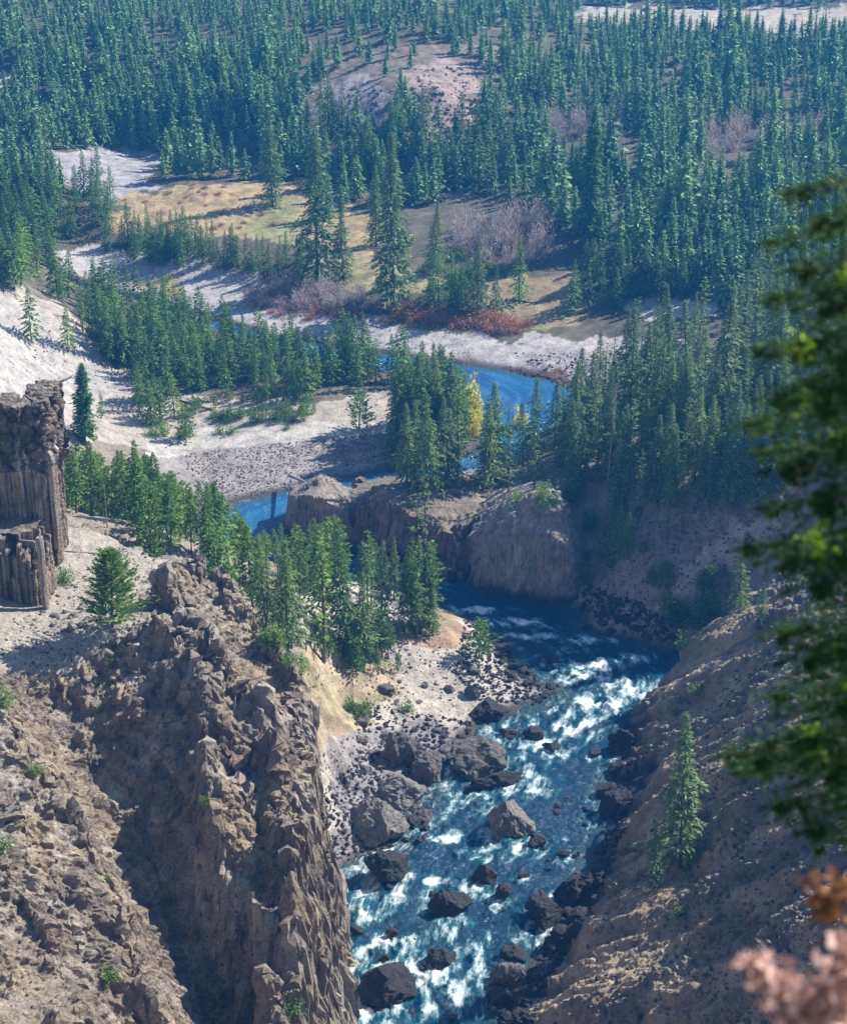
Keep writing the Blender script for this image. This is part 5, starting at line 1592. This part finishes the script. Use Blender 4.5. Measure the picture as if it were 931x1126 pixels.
# bough tips: u, v, reach y, spread radius
TIPS = [(868, 215, 8.2, .10), (900, 250, 7.4, .16), (846, 268, 8.4, .07), (880, 300, 7.6, .14), (850, 330, 8.0, .09), (836, 385, 8.3, .10), (880, 390, 7.4, .18), (826, 468, 8.2, .13), (858, 440, 7.6, .17), (905, 450, 7.2, .22), (868, 520, 7.5, .18),
        (835, 500, 8.4, .10), (845, 560, 8.1, .08), (905, 560, 7.3, .2), (822, 605, 8.0, .11), (865, 620, 7.5, .19), (900, 650, 7.2, .2), (862, 700, 7.8, .15), (890, 730, 7.4, .2), (850, 770, 8.0, .14), (800, 832, 8.0, .10), (835, 840, 7.7, .15), (880, 820, 7.3, .22),
        (860, 890, 7.6, .14), (895, 920, 7.3, .15), (915, 860, 7.2, .2), (910, 340, 7.3, .2), (925, 500, 7.2, .2), (925, 720, 7.1, .2), (920, 620, 7.6, .2), (815, 850, 8.1, .07), (925, 400, 7.7, .15), (925, 780, 7.6, .2)]
PP = []; DD = []; SZ = []; PT = []; DT = []
VV = []; FF = []; off = 0
for (u, v, y, rad) in TIPS:
    tip = np.array(aty(u, v, y)) - np.array([tx, ty, tz0])
    z0 = tip[2] + 0.25 + gF.uniform(0, 0.2); st = np.array([0.05, 0, z0]); mid = (st + tip) / 2 + np.array([0, 0, 0.12])
    V, Fq = tube(st, mid, tip, 0.022, 0.004, 8, 5); VV.append(V); FF.append(Fq + off); off += len(V)
    n = int(1500 * rad / 0.2)
    f = 1 - gF.random(n) ** 1.5 * 0.75
    C = bez(st, mid, tip, f)
    # flattened foliage sprays around the bough
    w_ = rad * (1.15 - 0.75 * ((f - 0.25) / 0.75) ** 3)
    offv = gF.normal(size=(n, 3)) * np.array([0.55, 0.55, 0.36]) * w_[:, None]
    # clumping
    cl_ = np.round(offv / (rad * 0.62)) * rad * 0.62
    offv = cl_ * 0.8 + offv * 0.24
    d = offv / (np.linalg.norm(offv, axis=1)[:, None] + 1e-6) + (tip - st) / np.linalg.norm(tip - st) * 0.8 + gF.normal(size=(n, 3)) * 0.35
    d /= np.linalg.norm(d, axis=1)[:, None]
    PP.append(C + offv); DD.append(d)
    m = int(40 * rad / 0.2)
    sel_ = np.argsort(-np.linalg.norm(offv, axis=1) + gF.random(n) * 0.1)[:m * 3:3]
    c0 = (C + offv)[sel_[gF.integers(0, len(sel_), 7)]]
    for c in c0:
        k_ = 26
        PT.append(c + gF.normal(size=(k_, 3)) * 0.026); dd = gF.normal(size=(k_, 3)) + np.array([-1, 0, 0.2]); DT.append(dd / np.linalg.norm(dd, axis=1)[:, None])
link("bough", mesh_np("bough", np.concatenate(VV), np.concatenate(FF), True), M_BARK, root)
P = np.concatenate(PP); D = np.concatenate(DD)
V, Fq, lv = sprays(P, D, np.full(len(P), 0.055), np.full(len(P), 0.006), gF, 0.1)
link("crown", mesh_np("crown", V, Fq, False, {'lv': lv}), M_FORE, root)
P = np.concatenate(PT); D = np.concatenate(DT)
V, Fq, lv = sprays(P, D, np.full(len(P), 0.05), np.full(len(P), 0.010), gF, 0.1)
link("tip_highlights", mesh_np("tip_highlights", V, Fq, False, {'lv': lv}), M_FORET, root)  # bright clusters imitating backlit spots in the bough


def near_shrub(px, py, blobs, mat, lab, depth):
    z0 = drop(px, py)
    r = empty("leafy_shrub", (px, py, z0)); tag(r, lab, "shrub")
    VV = []; FF = []; off = 0; P = []; D = []
    for (u, v, rad, n) in blobs:
        tip = np.array(aty(u, v, depth)) - np.array([px, py, z0])
        V, Fq = tube(np.zeros(3), np.array([0.1, 0, tip[2] * 0.5]), tip, 0.012, 0.003, 8, 5); VV.append(V); FF.append(Fq + off); off += len(V)
        n = n // 2; P.append(tip + gF.normal(size=(n, 3)) * rad * 0.75); d = gF.normal(size=(n, 3)) + np.array([0, 0, .4]); D.append(d / np.linalg.norm(d, axis=1)[:, None])
    link("stems", mesh_np("stems", np.concatenate(VV), np.concatenate(FF), True), M_BARK, r)
    P = np.concatenate(P); D = np.concatenate(D)
    V, Fq, lv = sprays(P, D, np.full(len(P), 0.062), np.full(len(P), 0.016), gF, 0.1)
    link("foliage", mesh_np("foliage", V, Fq, False, {'lv': lv}), mat, r)


near_shrub(1.35, 4.2, [(842, 1068, .018, 40), (855, 1082, .025, 60), (872, 1095, .035, 110), (895, 1108, .045, 160), (922, 1105, .045, 170), (926, 1058, .028, 80), (905, 1120, .05, 160), (875, 1122, .04, 120), (934, 1075, .04, 120), (826, 1056, .015, 30)],
           M_PINK, "out of focus shrub with pale pink dry leaves at the viewpoint", 4.5)
near_shrub(1.75, 5.4, [(903, 990, .028, 70), (922, 978, .03, 70), (895, 975, .015, 20), (915, 1000, .025, 40)], M_RUST, "small out of focus sprig of rust coloured leaves under the dark fir", 5.6)
# ------------------------------------------------------------------ light and air
SUN_EL, SUN_AZ = R(SUN_EL_DEG), R(SUN_AZ_DEG)      # azimuth from +Y towards +X
S = Vector((math.cos(SUN_EL) * math.sin(SUN_AZ), math.cos(SUN_EL) * math.cos(SUN_AZ), math.sin(SUN_EL)))
sd_ = bpy.data.lights.new("sun", 'SUN'); sd_.energy = 5.0; sd_.angle = R(0.53); sd_.color = (1.0, 0.955, 0.88)
so = bpy.data.objects.new("sun", sd_); COL.objects.link(so)
so.rotation_euler = (-S).to_track_quat('-Z', 'Y').to_euler(); so.location = (100, 100, 400)
w = bpy.data.worlds.new("World"); scene.world = w; w.use_nodes = True
nt = w.node_tree
sky = nt.nodes.new('ShaderNodeTexSky'); sky.sky_type = 'NISHITA'; sky.sun_disc = False
sky.sun_elevation = SUN_EL; sky.sun_rotation = SUN_AZ; sky.altitude = 1900; sky.air_density = 1.0; sky.dust_density = 0.5; sky.ozone_density = 1.5
bg = nt.nodes['Background']; nt.links.new(sky.outputs[0], bg.inputs[0]); bg.inputs[1].default_value = 0.115

if HAZE > 0:
    me = bpy.data.meshes.new("haze")
    X0, X1, Y0, Y1, Z0, Z1 = -780, 780, -90, 1900, -4.0, 262
    vs = [(x, y, z) for z in (Z0, Z1) for y in (Y0, Y1) for x in (X0, X1)]
    me.from_pydata(vs, [], [(0, 2, 3, 1), (4, 5, 7, 6), (0, 1, 5, 4), (2, 6, 7, 3), (0, 4, 6, 2), (1, 3, 7, 5)])
    o = link("haze", me)
    m = bpy.data.materials.new("mountain_air"); m.use_nodes = True
    t = m.node_tree; t.nodes.clear()
    out = t.nodes.new('ShaderNodeOutputMaterial'); pv = t.nodes.new('ShaderNodeVolumePrincipled')
    pv.inputs['Color'].default_value = (0.05, 0.38, 1.0, 1); pv.inputs['Density'].default_value = HAZE; pv.inputs['Anisotropy'].default_value = 0.2
    t.links.new(pv.outputs[0], out.inputs['Volume'])
    me.materials.append(m)
    tag(o, "faint blue haze filling the valley air", None, None, "stuff")

scene.view_settings.view_transform = 'Standard'
scene.view_settings.look = 'None'
scene.view_settings.gamma = 1.0
scene.view_settings.use_curve_mapping = False
scene.view_settings.exposure = EXPO
cy = scene.cycles
cy.max_bounces = 5; cy.diffuse_bounces = 2; cy.glossy_bounces = 2; cy.transmission_bounces = 3; cy.transparent_max_bounces = 4; cy.volume_bounces = 0
cy.sample_clamp_indirect = 6.0
cy.use_denoising = True
try:
    cy.denoiser = 'OPENIMAGEDENOISE'
except Exception:
    pass
cy.use_adaptive_sampling = True
cy.adaptive_threshold = 0.02
